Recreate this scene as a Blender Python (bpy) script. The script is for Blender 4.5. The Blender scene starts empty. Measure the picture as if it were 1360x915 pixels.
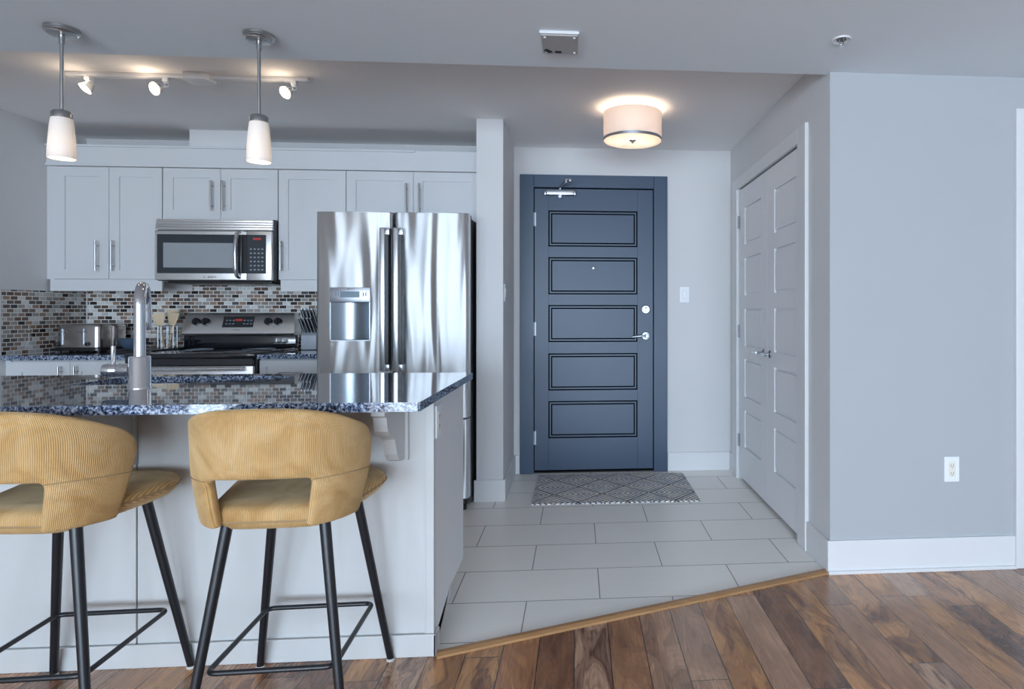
import bpy, bmesh, math, random
from mathutils import Vector, Matrix
random.seed(7)
S = bpy.context.scene
COL = S.collection

# ------------------------------------------------------------------ camera, world, light, exposure
YAW = math.atan(59.6 / 818.0)
cam_d = bpy.data.cameras.new('camera')
cam = bpy.data.objects.new('camera', cam_d)
COL.objects.link(cam)
cam.location = (0, 0, 1.21)
cam.rotation_euler = (math.pi / 2, 0, -YAW)
cam_d.sensor_fit = 'HORIZONTAL'
cam_d.sensor_width = 36.0
cam_d.lens = 36.0 * 818.0 / 1360.0
cam_d.shift_x = -(827.6 - 680.0) / 1360.0
cam_d.shift_y = -(457.5 - 412.0) / 1360.0
cam_d.clip_start = 0.05
S.camera = cam

w = bpy.data.worlds.new('world')
S.world = w
w.use_nodes = True
bg = w.node_tree.nodes['Background']
bg.inputs['Color'].default_value = (0.62, 0.78, 1.0, 1)
bg.inputs['Strength'].default_value = 1.6

S.view_settings.view_transform = 'Standard'
S.view_settings.look = 'None'
S.view_settings.exposure = 0.2
S.view_settings.gamma = 1.0
S.view_settings.use_curve_mapping = False
S.cycles.use_denoising = True
S.cycles.max_bounces = 8
S.cycles.diffuse_bounces = 5
S.cycles.glossy_bounces = 5
S.cycles.caustics_reflective = False
S.cycles.caustics_refractive = False
S.cycles.sample_clamp_indirect = 6.0

BACK_Y = -7.0          # the window wall behind the camera
WIN = [(-3.3, -1.45), (-1.25, 0.55), (0.75, 2.5)]
LWIN = [(-6.6, -4.5), (-3.5, -2.0)]     # windows in the left wall, behind the camera
DAY_W = 215.0
DAY_LEFT = 120.0
DAY_C = (0.67, 0.83, 1.0)


def area(name, loc, rot, sx, sy, power, col):
    l = bpy.data.lights.new(name, 'AREA')
    l.shape = 'RECTANGLE'
    l.size = sx
    l.size_y = sy
    l.energy = power
    l.color = col
    o = bpy.data.objects.new(name, l)
    o.location = loc
    o.rotation_euler = rot
    COL.objects.link(o)
    return o


for a, b in WIN:       # daylight standing just outside each window opening
    area('window_daylight', ((a + b) / 2, BACK_Y - 0.16, 1.15), (math.pi / 2, 0, 0), b - a, 2.1, DAY_W * (b - a) / 1.8, DAY_C)
for a, b in LWIN:
    area('window_daylight', (-3.62, (a + b) / 2, 1.15), (math.pi / 2, 0, -math.pi / 2), b - a, 2.1, DAY_LEFT * (b - a) / 1.8, DAY_C)


def point(name, loc, power, col, r, parent=None):
    l = bpy.data.lights.new(name, 'POINT')
    l.energy = power
    l.color = col
    l.shadow_soft_size = r
    o = bpy.data.objects.new(name, l)
    COL.objects.link(o)
    if parent:
        o.parent = parent
        o.location = Vector(loc) - parent.location
    else:
        o.location = loc
    return o


# ------------------------------------------------------------------ node helpers
class N:
    def __init__(s, mat):
        s.t = mat.node_tree
        s.n = s.t.nodes
        s.l = s.t.links

    def put(s, sock, v):
        if hasattr(v, 'links') or isinstance(v, bpy.types.NodeSocket):
            s.l.new(v, sock)
        else:
            sock.default_value = v

    def math(s, op, a, b=None, c=None):
        n = s.n.new('ShaderNodeMath')
        n.operation = op
        for i, v in enumerate((a, b, c)):
            if v is not None:
                s.put(n.inputs[i], v)
        return n.outputs[0]

    def coord(s, kind='Object'):
        return s.n.new('ShaderNodeTexCoord').outputs[kind]

    def sep(s, v):
        n = s.n.new('ShaderNodeSeparateXYZ')
        s.l.new(v, n.inputs[0])
        return n.outputs

    def comb(s, x=0.0, y=0.0, z=0.0):
        n = s.n.new('ShaderNodeCombineXYZ')
        for i, v in enumerate((x, y, z)):
            s.put(n.inputs[i], v)
        return n.outputs[0]

    def noise(s, vec, scale=5.0, detail=3.0, rough=0.5, dist=0.0):
        n = s.n.new('ShaderNodeTexNoise')
        s.l.new(vec, n.inputs['Vector'])
        n.inputs['Scale'].default_value = scale
        n.inputs['Detail'].default_value = detail
        n.inputs['Roughness'].default_value = rough
        n.inputs['Distortion'].default_value = dist
        return n.outputs[0]

    def white(s, vec):
        n = s.n.new('ShaderNodeTexWhiteNoise')
        n.noise_dimensions = '3D'
        s.l.new(vec, n.inputs['Vector'])
        return n.outputs['Value'], n.outputs['Color']

    def ramp(s, fac, stops, interp='LINEAR'):
        n = s.n.new('ShaderNodeValToRGB')
        s.put(n.inputs[0], fac)
        r = n.color_ramp
        r.interpolation = interp
        while len(r.elements) < len(stops):
            r.elements.new(0.5)
        for e, (p, c) in zip(r.elements, stops):
            e.position = p
            e.color = (c[0], c[1], c[2], 1) if not isinstance(c, (int, float)) else (c, c, c, 1)
        return n.outputs[0]

    def mix(s, f, a, b, mode='MIX'):
        n = s.n.new('ShaderNodeMix')
        n.data_type = 'RGBA'
        n.blend_type = mode
        s.put(n.inputs[0], f)
        for i, v in ((6, a), (7, b)):
            if isinstance(v, tuple):
                v = (v[0], v[1], v[2], 1)
            s.put(n.inputs[i], v)
        return n.outputs[2]

    def vscale(s, v, k):
        n = s.n.new('ShaderNodeVectorMath')
        n.operation = 'MULTIPLY'
        s.l.new(v, n.inputs[0])
        n.inputs[1].default_value = k
        return n.outputs[0]

    def bump(s, h, strength=0.3, dist=0.01):
        n = s.n.new('ShaderNodeBump')
        s.l.new(h, n.inputs['Height'])
        n.inputs['Strength'].default_value = strength
        n.inputs['Distance'].default_value = dist
        return n.outputs[0]

    def bond(s, u, v, bw, bh, gap, shift=0.5, rnd=False, u0=0.0, v0=0.0):
        """running-bond cells -> (cell id vector, joint mask 0..1, u in cell, v in cell)"""
        vv = s.math('DIVIDE', s.math('SUBTRACT', v, v0), bh)
        row = s.math('FLOOR', vv)
        uu = s.math('DIVIDE', s.math('SUBTRACT', u, u0), bw)
        if rnd:
            off = s.white(s.comb(row, 3.7, 1.3))[0]
        else:
            off = s.math('MULTIPLY', s.math('FLOORED_MODULO', row, 2.0), shift)
        uu = s.math('ADD', uu, off)
        colm = s.math('FLOOR', uu)
        fu = s.math('SUBTRACT', uu, colm)
        fv = s.math('SUBTRACT', vv, row)
        du = s.math('MULTIPLY', s.math('MINIMUM', fu, s.math('SUBTRACT', 1.0, fu)), bw)
        dv = s.math('MULTIPLY', s.math('MINIMUM', fv, s.math('SUBTRACT', 1.0, fv)), bh)
        d = s.math('MINIMUM', du, dv)
        joint = s.math('LESS_THAN', d, gap / 2)
        return s.comb(colm, row, 0.5), joint, fu, fv, d


MATS = {}


def P(name, col, rough=0.5, metal=0.0, coat=0.0, emit=None, es=0.0, ior=1.5, spec=None):
    m = bpy.data.materials.new(name)
    m.use_nodes = True
    b = m.node_tree.nodes['Principled BSDF']
    b.inputs['Base Color'].default_value = (*col, 1)
    b.inputs['Roughness'].default_value = rough
    b.inputs['Metallic'].default_value = metal
    b.inputs['Coat Weight'].default_value = coat
    b.inputs['IOR'].default_value = ior
    if spec is not None:
        b.inputs['Specular IOR Level'].default_value = spec
    if emit:
        b.inputs['Emission Color'].default_value = (*emit, 1)
        b.inputs['Emission Strength'].default_value = es
    MATS[name] = m
    return m, N(m), b


def paint(name, col, rough=0.6, amp=0.015, bump=0.02):
    """painted surface: faint roller texture"""
    m, n, b = P(name, col, rough)
    c = n.coord()
    f = n.noise(c, 3.0, 2.0)
    lo = tuple(x * (1 - amp) for x in col)
    hi = tuple(min(1, x * (1 + amp)) for x in col)
    n.l.new(n.mix(f, lo, hi), b.inputs['Base Color'])
    n.l.new(n.bump(n.noise(c, 260.0, 2.0), bump, 0.002), b.inputs['Normal'])
    return m


paint('wall_paint_dimmed', (0.435, 0.455, 0.475), 0.7)  # same paint as the entry walls, darkened to offset the stronger light here
paint('wall_paint_entry', (0.68, 0.68, 0.685), 0.7)
paint('ceiling_paint', (0.84, 0.91, 0.97), 0.85)
paint('ceiling_paint_kitchen', (0.90, 0.89, 0.89), 0.85)
paint('trim_white', (0.73, 0.735, 0.745), 0.4)
paint('cabinet_white', (0.66, 0.67, 0.685), 0.42)
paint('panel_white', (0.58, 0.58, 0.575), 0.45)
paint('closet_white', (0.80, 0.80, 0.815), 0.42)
paint('plastic_white', (0.86, 0.88, 0.92), 0.35)
paint('outlet_cream', (0.82, 0.78, 0.70), 0.4)
paint('door_paint', (0.029, 0.058, 0.108), 0.40, 0.06, 0.05)
P('door_groove', (0.0015, 0.002, 0.005), 0.9, spec=0.1)
P('black_plastic', (0.012, 0.012, 0.014), 0.3)
P('black_glass', (0.006, 0.008, 0.012), 0.05, coat=0.6)
P('smoked_glass', (0.035, 0.042, 0.05), 0.2)
P('dark_void', (0.01, 0.01, 0.012), 0.8)
P('hinge_metal', (0.36, 0.38, 0.41), 0.5, 1.0)
P('lock_metal', (0.42, 0.44, 0.48), 0.32, 1.0)
P('chrome', (0.66, 0.68, 0.71), 0.07, 1.0)
P('nickel', (0.46, 0.455, 0.455), 0.28, 1.0)
P('satin_silver', (0.42, 0.44, 0.48), 0.36, 1.0)
P('leg_black', (0.012, 0.013, 0.016), 0.34)
P('felt_grey', (0.55, 0.53, 0.50), 0.9)
P('fridge_side', (0.05, 0.05, 0.055), 0.45)
P('slot_dark', (0.02, 0.022, 0.026), 0.4)
P('screen_grey', (0.30, 0.32, 0.34), 0.25)
P('lcd_blue', (0.08, 0.14, 0.19), 0.2)
P('red_digits', (0.35, 0.03, 0.03), 0.4, emit=(1.0, 0.05, 0.04), es=0.18)
P('key_grey', (0.22, 0.26, 0.31), 0.5)
P('logo_dark', (0.05, 0.05, 0.06), 0.4)
P('pan_grey', (0.07, 0.11, 0.17), 0.3)
P('block_grey', (0.42, 0.46, 0.52), 0.45)
P('cream_tin', (0.62, 0.60, 0.58), 0.4)
P('piping', (0.36, 0.24, 0.12), 0.8)
P('screw_white', (0.85, 0.86, 0.88), 0.4)
P('alarm_grey', (0.46, 0.45, 0.46), 0.7)


def steel(name, col, rough, vertical=True, warp=0.0):
    m, n, b = P(name, col, rough, 1.0)
    c = n.coord()
    k = (420.0, 420.0, 3.0) if vertical else (3.0, 420.0, 420.0)
    br = n.noise(n.vscale(c, k), 1.0, 2.0)
    n.l.new(n.math('ADD', rough - 0.05, n.math('MULTIPLY', br, 0.10)), b.inputs['Roughness'])
    h = n.math('MULTIPLY', br, 0.02)
    if warp:
        lo = n.noise(n.vscale(c, (5.0, 5.0, 0.9)), 1.0, 0.6, 0.5, 0.6)
        h = n.math('ADD', h, n.math('MULTIPLY', lo, warp))
    n.l.new(n.bump(h, 0.6, 0.01), b.inputs['Normal'])
    return m


steel('steel', (0.80, 0.79, 0.78), 0.36, False)
def brushed_door():
    """sheet steel brushed sideways: reflections are drawn out vertically and wander where the sheet is uneven"""
    m, n, b = P('fridge_steel', (0.88, 0.90, 0.92), 0.50, 1.0)
    c = n.coord()
    b.inputs['Anisotropic'].default_value = 1.0
    tg = n.n.new('ShaderNodeTangent')
    tg.direction_type = 'RADIAL'
    tg.axis = 'Z'
    n.l.new(tg.outputs[0], b.inputs['Tangent'])
    b.inputs['Anisotropic Rotation'].default_value = FR_ROT
    lo = n.noise(n.vscale(c, (6.5, 6.5, 0.7)), 1.0, 1.0, 0.5, 0.8)
    n.l.new(n.bump(n.math('MULTIPLY', lo, 4.5), 1.0, 0.01), b.inputs['Normal'])


FR_ROT = 0.25
brushed_door()
steel('recess_steel', (0.30, 0.34, 0.38), 0.32, False)
steel('toaster_steel', (0.50, 0.47, 0.45), 0.25, True)
steel('handle_steel', (0.60, 0.62, 0.64), 0.28, True)


def granite():
    m, n, b = P('granite', (0.05, 0.06, 0.08), 0.04, coat=1.0, ior=1.42)
    b.inputs['Coat IOR'].default_value = 1.42
    b.inputs['Coat Roughness'].default_value = 0.03
    c = n.coord()
    a = n.noise(c, 115.0, 3.0, 0.65, 0.5)
    base = n.ramp(a, [(0.36, (0.006, 0.008, 0.014)), (0.46, (0.05, 0.075, 0.14)), (0.54, (0.22, 0.28, 0.40)),
                      (0.62, (0.62, 0.68, 0.78)), (0.72, (0.03, 0.03, 0.04))])
    bl = n.noise(c, 40.0, 2.0)
    col = n.mix(n.ramp(bl, [(0.5, 0.0), (0.75, 0.55)]), base, (0.02, 0.025, 0.04))
    n.l.new(col, b.inputs['Base Color'])
    return m


granite()


def mosaic():
    m, n, b = P('mosaic', (0.5, 0.5, 0.5), 0.22)
    x, y, z = n.sep(n.coord())
    nm = n.n.new('ShaderNodeNewGeometry')
    nx, ny, nz = n.sep(nm.outputs['Normal'])
    side = n.math('GREATER_THAN', n.math('ABSOLUTE', nx), 0.5)
    u = n.math('ADD', n.math('MULTIPLY', side, y), n.math('MULTIPLY', n.math('SUBTRACT', 1.0, side), x))
    cid, joint, fu, fv, d = n.bond(u, z, 0.0505, 0.0258, 0.0046, 0.5, v0=0.937)
    rv, rc = n.white(cid)
    pal = n.ramp(rv, [(0.0, (0.03, 0.022, 0.02)), (0.13, (0.15, 0.085, 0.06)), (0.24, (0.12, 0.10, 0.095)), (0.36, (0.21, 0.15, 0.11)),
                      (0.46, (0.34, 0.22, 0.16)), (0.56, (0.36, 0.33, 0.30)), (0.68, (0.56, 0.55, 0.53)),
                      (0.83, (0.74, 0.73, 0.71))], 'CONSTANT')
    ns = n.noise(n.coord(), 90.0, 3.0)
    pal = n.mix(0.35, pal, n.mix(1.0, pal, n.ramp(ns, [(0.3, 0.35), (0.7, 1.5)]), 'MULTIPLY'))
    n.l.new(n.mix(joint, pal, (0.84, 0.83, 0.80)), b.inputs['Base Color'])
    n.l.new(n.math('ADD', 0.12, n.math('MULTIPLY', joint, 0.6)), b.inputs['Roughness'])
    n.l.new(n.bump(n.math('SUBTRACT', 1.0, joint), 0.4, 0.002), b.inputs['Normal'])


mosaic()


def floor_tile():
    m, n, b = P('floor_tile', (0.5, 0.5, 0.5), 0.33, spec=0.8)
    c = n.coord()
    x, y, z = n.sep(c)
    cid, joint, fu, fv, d = n.bond(x, y, 0.610, 0.3063, 0.0045, 0.5, u0=-0.214, v0=2.584 - 0.3063)
    rv, rc = n.white(cid)
    lin = n.noise(n.vscale(c, (4.0, 70.0, 1.0)), 1.0, 4.0, 0.6)
    base = n.mix(lin, (0.90, 0.865, 0.81), (0.96, 0.925, 0.87))
    base = n.mix(n.math('MULTIPLY', rv, 0.22), base, (0.83, 0.80, 0.77))
    n.l.new(n.mix(joint, base, (0.28, 0.26, 0.24)), b.inputs['Base Color'])
    n.l.new(n.math('ADD', 0.34, n.math('MULTIPLY', joint, 0.4)), b.inputs['Roughness'])
    n.l.new(n.bump(n.math('SUBTRACT', 1.0, joint), 0.3, 0.002), b.inputs['Normal'])


floor_tile()


def wood_floor():
    m, n, b = P('wood_floor', (0.3, 0.2, 0.1), 0.22, coat=0.45)
    b.inputs['Coat Roughness'].default_value = 0.12
    c = n.coord()
    x, y, z = n.sep(c)
    # planks run along y, rows stack along x
    cid, joint, fu, fv, d = n.bond(y, x, 1.15, 0.127, 0.0032, rnd=True, u0=0.2, v0=-0.014)
    rv, rc = n.white(cid)
    r1, r2, r3 = n.sep(rc)
    # grain, different on every plank
    gx = n.math('ADD', x, n.math('MULTIPLY', r1, 9.0))
    gy = n.math('ADD', y, n.math('MULTIPLY', r2, 17.0))
    vec = n.comb(n.math('MULTIPLY', gx, 7.0), n.math('MULTIPLY', gy, 1.7), r3)
    fig = n.noise(vec, 1.0, 2.0, 0.5, 1.9)
    rings = n.math('FRACT', n.math('MULTIPLY', fig, 9.0))
    rings = n.math('ABSOLUTE', n.math('SUBTRACT', n.math('MULTIPLY', rings, 2.0), 1.0))
    fine = n.noise(n.comb(n.math('MULTIPLY', gx, 110.0), n.math('MULTIPLY', gy, 4.0), r3), 1.0, 3.0)
    tone = n.ramp(rv, [(0.0, (0.32, 0.155, 0.080)), (0.14, (0.50, 0.270, 0.145)), (0.32, (0.58, 0.365, 0.245)),
                       (0.50, (0.58, 0.290, 0.135)), (0.66, (0.62, 0.410, 0.290)), (0.80, (0.66, 0.345, 0.140)),
                       (0.91, (0.85, 0.60, 0.36))], 'CONSTANT')
    dark = n.mix(1.0, tone, (0.26, 0.185, 0.155), 'MULTIPLY')
    k = n.math('ADD', n.math('MULTIPLY', n.ramp(rings, [(0.0, 1.0), (0.34, 0.28), (1.0, 0.0)]), 0.55),
               n.math('MULTIPLY', n.ramp(fig, [(0.42, 0.0), (0.62, 1.0)]), 0.70))
    k = n.math('MULTIPLY', k, n.math('ADD', 0.45, n.math('MULTIPLY', r2, 1.05)))
    k = n.math('MINIMUM', n.math('MULTIPLY', k, n.math('ADD', 0.25, n.math('MULTIPLY', fine, 1.25))), 1.0)
    col = n.mix(k, tone, dark)
    col = n.mix(1.0, col, n.ramp(fine, [(0.28, 0.78), (0.60, 1.05)]), 'MULTIPLY')
    col = n.mix(1.0, col, (0.95, 0.87, 0.77), 'MULTIPLY')
    n.l.new(n.mix(joint, col, (0.02, 0.012, 0.008)), b.inputs['Base Color'])
    n.l.new(n.math('ADD', 0.2, n.math('MULTIPLY', fine, 0.14)), b.inputs['Roughness'])
    n.l.new(n.bump(n.math('SUBTRACT', 1.0, joint), 0.3, 0.001), b.inputs['Normal'])


wood_floor()


def wood_plain(name, c1, c2, axis=(3.0, 60.0, 60.0), rough=0.4):
    m, n, b = P(name, c1, rough)
    c = n.coord()
    f = n.noise(n.vscale(c, axis), 1.0, 3.0, 0.6, 0.4)
    n.l.new(n.mix(f, c1, c2), b.inputs['Base Color'])


wood_plain('strip_wood', (0.27, 0.13, 0.05), (0.52, 0.29, 0.13), (2.0, 40.0, 40.0), 0.3)
wood_plain('spoon_wood', (0.60, 0.46, 0.29), (0.74, 0.60, 0.42), (60.0, 60.0, 6.0), 0.6)


def corduroy():
    m, n, b = P('corduroy', (0.5, 0.3, 0.1), 0.85)
    b.inputs['Sheen Weight'].default_value = 0.5
    b.inputs['Sheen Roughness'].default_value = 0.4
    b.inputs['Sheen Tint'].default_value = (1.0, 0.85, 0.55, 1)
    uv = n.coord('UV')
    u, v, _ = n.sep(uv)
    s = n.math('SINE', n.math('MULTIPLY', u, 2 * math.pi / 0.0047))
    rib = n.math('ADD', 0.5, n.math('MULTIPLY', s, 0.5))
    nap = n.noise(n.coord(), 7.0, 4.0, 0.6, 0.8)
    base = n.ramp(nap, [(0.30, (0.42, 0.225, 0.07)), (0.5, (0.60, 0.36, 0.14)), (0.70, (0.74, 0.49, 0.24))])
    shade = n.math('ADD', 0.62, n.math('MULTIPLY', rib, 0.46))
    n.l.new(n.mix(1.0, base, n.comb(shade, shade, shade), 'MULTIPLY'), b.inputs['Base Color'])
    n.l.new(n.bump(rib, 0.55, 0.0016), b.inputs['Normal'])


corduroy()


def mat_weave():
    m, n, b = P('mat_weave', (0.5, 0.5, 0.5), 0.95)
    c = n.coord()
    x, y, z = n.sep(c)

    def tri(v, per):
        t = n.math('FRACT', n.math('DIVIDE', v, per))
        return n.math('ABSOLUTE', n.math('SUBTRACT', n.math('MULTIPLY', t, 2.0), 1.0))
    a = tri(x, 0.31)
    d = tri(n.math('ADD', y, 0.04), 0.34)
    s = n.math('ADD', a, d)                      # concentric diamonds
    st = n.math('SINE', n.math('MULTIPLY', s, 2 * math.pi * 4.5))
    lines = n.ramp(n.math('ADD', 0.5, n.math('MULTIPLY', st, 0.5)), [(0.18, 0.0), (0.34, 1.0)])
    cid, j, fu, fv, dd = n.bond(x, y, 0.011, 0.008, 0.0, 0.5)
    rv, _ = n.white(cid)
    cr = n.math('ABSOLUTE', n.math('SUBTRACT', s, 1.0))
    bold = n.math('LESS_THAN', cr, 0.022)
    big = n.noise(c, 9.0, 1.0)
    k = n.math('ADD', lines, n.math('MULTIPLY', n.math('SUBTRACT', rv, 0.5), 0.60))
    k = n.math('MINIMUM', n.math('MAXIMUM', k, 0.0), 1.0)
    light = n.mix(n.ramp(big, [(0.4, 0.0), (0.6, 1.0)]), (0.90, 0.86, 0.81), (0.70, 0.71, 0.73))
    col = n.mix(k, (0.07, 0.065, 0.07), light)
    col = n.mix(bold, col, (0.05, 0.05, 0.055))
    n.l.new(col, b.inputs['Base Color'])
    n.l.new(n.bump(rv, 0.4, 0.002), b.inputs['Normal'])


mat_weave()


def lampshade(name, col, emit, es, trans):
    m, n, b = P(name, col, 0.5, emit=emit, es=es)
    out = n.n['Material Output']
    tr = n.n.new('ShaderNodeBsdfTranslucent')
    tr.inputs['Color'].default_value = (*col, 1)
    mx = n.n.new('ShaderNodeMixShader')
    mx.inputs[0].default_value = trans
    n.l.new(b.outputs[0], mx.inputs[1])
    n.l.new(tr.outputs[0], mx.inputs[2])
    n.l.new(mx.outputs[0], out.inputs['Surface'])
    return n, b


lampshade('pendant_glass', (0.86, 0.84, 0.82), (1.0, 0.86, 0.80), 0.04, 0.25)
lampshade('drum_fabric', (0.78, 0.72, 0.68), (1.0, 0.84, 0.74), 0.10, 0.30)
lampshade('drum_diffuser', (0.85, 0.80, 0.74), (1.0, 0.84, 0.74), 0.10, 0.26)
P('bulb_glow', (1, 0.9, 0.7), 0.3, emit=(1.0, 0.84, 0.62), es=3.2)
m, n, b = P('lamp_glass', (0.55, 0.57, 0.6), 0.2)
b.inputs['Transmission Weight'].default_value = 0.35


# ------------------------------------------------------------------ mesh helpers
class MB:
    def __init__(s):
        s.bm = bmesh.new()
        s.uv = None

    def box(s, x0, y0, z0, x1, y1, z1, bev=0.0, seg=2):
        t = bmesh.new()
        bmesh.ops.create_cube(t, size=1.0)
        for v in t.verts:
            v.co = Vector(((x0 + x1) / 2 + v.co.x * (x1 - x0), (y0 + y1) / 2 + v.co.y * (y1 - y0), (z0 + z1) / 2 + v.co.z * (z1 - z0)))
        if bev > 0:
            bmesh.ops.bevel(t, geom=list(t.edges), offset=bev, segments=seg, profile=0.5, affect='EDGES')
        s.join(t)
        return s

    def join(s, t, mtx=None):
        if mtx is not None:
            t.transform(mtx)
        me = bpy.data.meshes.new('tmp')
        t.to_mesh(me)
        t.free()
        s.bm.from_mesh(me)
        bpy.data.meshes.remove(me)

    def rings(s, rings, cap0=True, cap1=True, closed=True):
        vs = [[s.bm.verts.new(p) for p in r] for r in rings]
        n = len(rings[0])
        for a, b_ in zip(vs[:-1], vs[1:]):
            for i in range(n if closed else n - 1):
                j = (i + 1) % n
                s.bm.faces.new((a[i], a[j], b_[j], b_[i]))
        if cap0:
            s.bm.faces.new(list(reversed(vs[0])))
        if cap1:
            s.bm.faces.new(vs[-1])
        return s

    def lathe(s, prof, c=(0, 0, 0), axis='Z', n=32, cap0=True, cap1=True):
        c = Vector(c)
        rs = []
        for r, h in prof:
            ring = []
            for i in range(n):
                a = 2 * math.pi * i / n
                x, y = r * math.cos(a), r * math.sin(a)
                if axis == 'Z':
                    p = Vector((x, y, h))
                elif axis == 'Y':
                    p = Vector((x, -h, y))      # grows towards the camera (-y)
                elif axis == 'X':
                    p = Vector((h, x, y))
                else:
                    p = axis @ Vector((x, y, h))
                ring.append(c + p)
            rs.append(ring)
        return s.rings(rs, cap0, cap1)

    def tube(s, pts, r, n=12, cap=True, closed=False):
        pts = [Vector(p) for p in pts]
        rad = r if isinstance(r, (list, tuple)) else [r] * len(pts)
        rs = []
        up = None
        m_ = len(pts)
        for i, p in enumerate(pts):
            if closed:
                t = (pts[(i + 1) % m_] - pts[i - 1]).normalized()
            else:
                t = (pts[min(i + 1, m_ - 1)] - pts[max(i - 1, 0)]).normalized()
            if up is None:
                up = Vector((0, 0, 1)) if abs(t.z) < 0.9 else Vector((1, 0, 0))
            a = t.cross(up)
            a.normalize()
            up = a.cross(t).normalized()
            rs.append([p + (a * math.cos(2 * math.pi * k / n) + up * math.sin(2 * math.pi * k / n)) * rad[i] for k in range(n)])
        if closed:
            rs.append(rs[0])
            return s.rings(rs, False, False)
        return s.rings(rs, cap, cap)

    def prism(s, poly, h0, h1, plane='XY', bev=0.0):
        """extrude a 2D polygon: XY along z, XZ along y, YZ along x"""
        def P3(p, h):
            return {'XY': (p[0], p[1], h), 'XZ': (p[0], h, p[1]), 'YZ': (h, p[0], p[1])}[plane]
        t = bmesh.new()
        a = [t.verts.new(P3(p, h0)) for p in poly]
        b_ = [t.verts.new(P3(p, h1)) for p in poly]
        n = len(poly)
        t.faces.new(a)
        t.faces.new(list(reversed(b_)))
        for i in range(n):
            j = (i + 1) % n
            t.faces.new((a[j], a[i], b_[i], b_[j]))
        bmesh.ops.recalc_face_normals(t, faces=list(t.faces))
        if bev:
            bmesh.ops.bevel(t, geom=list(t.edges), offset=bev, segments=2, profile=0.5, affect='EDGES')
        s.join(t)
        return s

    def relief(s, xs, zs, depth, thick, mp):
        """stepped slab: cell (i,j) stands at depth(i,j) (0 = face, + = recessed, None = hole); mp(x, z, d) -> point"""
        nx, nz = len(xs) - 1, len(zs) - 1
        cache = {}

        def V(x, z, d):
            k = (round(x, 5), round(z, 5), round(d, 5))
            if k not in cache:
                cache[k] = s.bm.verts.new(mp(x, z, d))
            return cache[k]

        def D(i, j):
            if 0 <= i < nx and 0 <= j < nz:
                return depth(i, j)
            return None
        for i in range(nx):
            for j in range(nz):
                d = D(i, j)
                if d is None:
                    continue
                x0, x1, z0, z1 = xs[i], xs[i + 1], zs[j], zs[j + 1]
                s.bm.faces.new((V(x0, z0, d), V(x1, z0, d), V(x1, z1, d), V(x0, z1, d)))
                s.bm.faces.new((V(x0, z1, thick), V(x1, z1, thick), V(x1, z0, thick), V(x0, z0, thick)))
                for di, dj, a, c in ((-1, 0, (x0, z1), (x0, z0)), (1, 0, (x1, z0), (x1, z1)), (0, -1, (x0, z0), (x1, z0)), (0, 1, (x1, z1), (x0, z1))):
                    e = D(i + di, j + dj)
                    if e is None:
                        e = thick
                    if e > d + 1e-6:
                        s.bm.faces.new((V(*a, d), V(*a, e), V(*c, e), V(*c, d)))
        bmesh.ops.recalc_face_normals(s.bm, faces=list(s.bm.faces))
        return s

    def build(s, name, mat, parent=None, smooth=False, angle=40.0):
        me = bpy.data.meshes.new(name)
        bmesh.ops.recalc_face_normals(s.bm, faces=list(s.bm.faces))
        root = Vector((0, 0, 0))
        p = parent
        while p is not None:
            root += Vector(p.location)
            p = p.parent
        for v in s.bm.verts:
            v.co -= root
        s.bm.to_mesh(me)
        s.bm.free()
        if smooth:
            for f in me.polygons:
                f.use_smooth = True
            try:
                me.set_sharp_from_angle(angle=math.radians(angle))
            except Exception:
                pass
        for mm in (mat if isinstance(mat, (list, tuple)) else [mat]):
            me.materials.append(MATS[mm])
        o = bpy.data.objects.new(name, me)
        COL.objects.link(o)
        if parent is not None:
            o.parent = parent
        return o


def thing(name, label, cat, loc, group=None):
    o = bpy.data.objects.new(name, None)
    o.empty_display_size = 0.05
    o.location = loc
    COL.objects.link(o)
    tag(o, label, cat, group)
    return o


def tag(o, label, cat, group=None):
    o['label'] = label
    o['category'] = cat
    if group:
        o['group'] = group
    return o


def struct(o):
    o['kind'] = 'structure'
    return o


def structroot(name, loc):
    o = bpy.data.objects.new(name, None)
    o.location = loc
    o.empty_display_size = 0.05
    o['kind'] = 'structure'
    COL.objects.link(o)
    return o


def copy_tree(o, parent=None):
    c = o.copy()
    COL.objects.link(c)
    if parent is not None:
        c.parent = parent
    for ch in list(o.children):
        copy_tree(ch, c)
    return c


def text(name, s_, size, loc, rot, mat, parent, depth=0.0004):
    cu = bpy.data.curves.new('lettering', 'FONT')
    cu.body = s_
    cu.size = size
    cu.extrude = depth
    cu.align_x = 'CENTER'
    cu.align_y = 'CENTER'
    t = bpy.data.objects.new('lettering', cu)
    COL.objects.link(t)
    bpy.context.view_layer.update()
    me = bpy.data.meshes.new_from_object(t.evaluated_get(bpy.context.evaluated_depsgraph_get()))
    bpy.data.objects.remove(t)
    bpy.data.curves.remove(cu)
    me.transform(Matrix.Translation(Vector(loc)) @ rot.to_4x4())
    root = Vector((0, 0, 0))
    p = parent
    while p is not None:
        root += Vector(p.location)
        p = p.parent
    me.transform(Matrix.Translation(-root))
    me.materials.clear()
    me.materials.append(MATS[mat])
    o = bpy.data.objects.new(name, me)
    COL.objects.link(o)
    o.parent = parent
    return o


FACE = Matrix.Rotation(math.pi / 2, 3, 'X')      # lettering that faces the camera (-y)


def front(y):                                      # map for relief() facing -y
    return lambda x, z, d: (x, y + d, z)


def facing_left(x):                                # map for relief() facing -x
    return lambda y, z, d: (x + d, y, z)


def ring_rows(edges, rings_):
    pass


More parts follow.
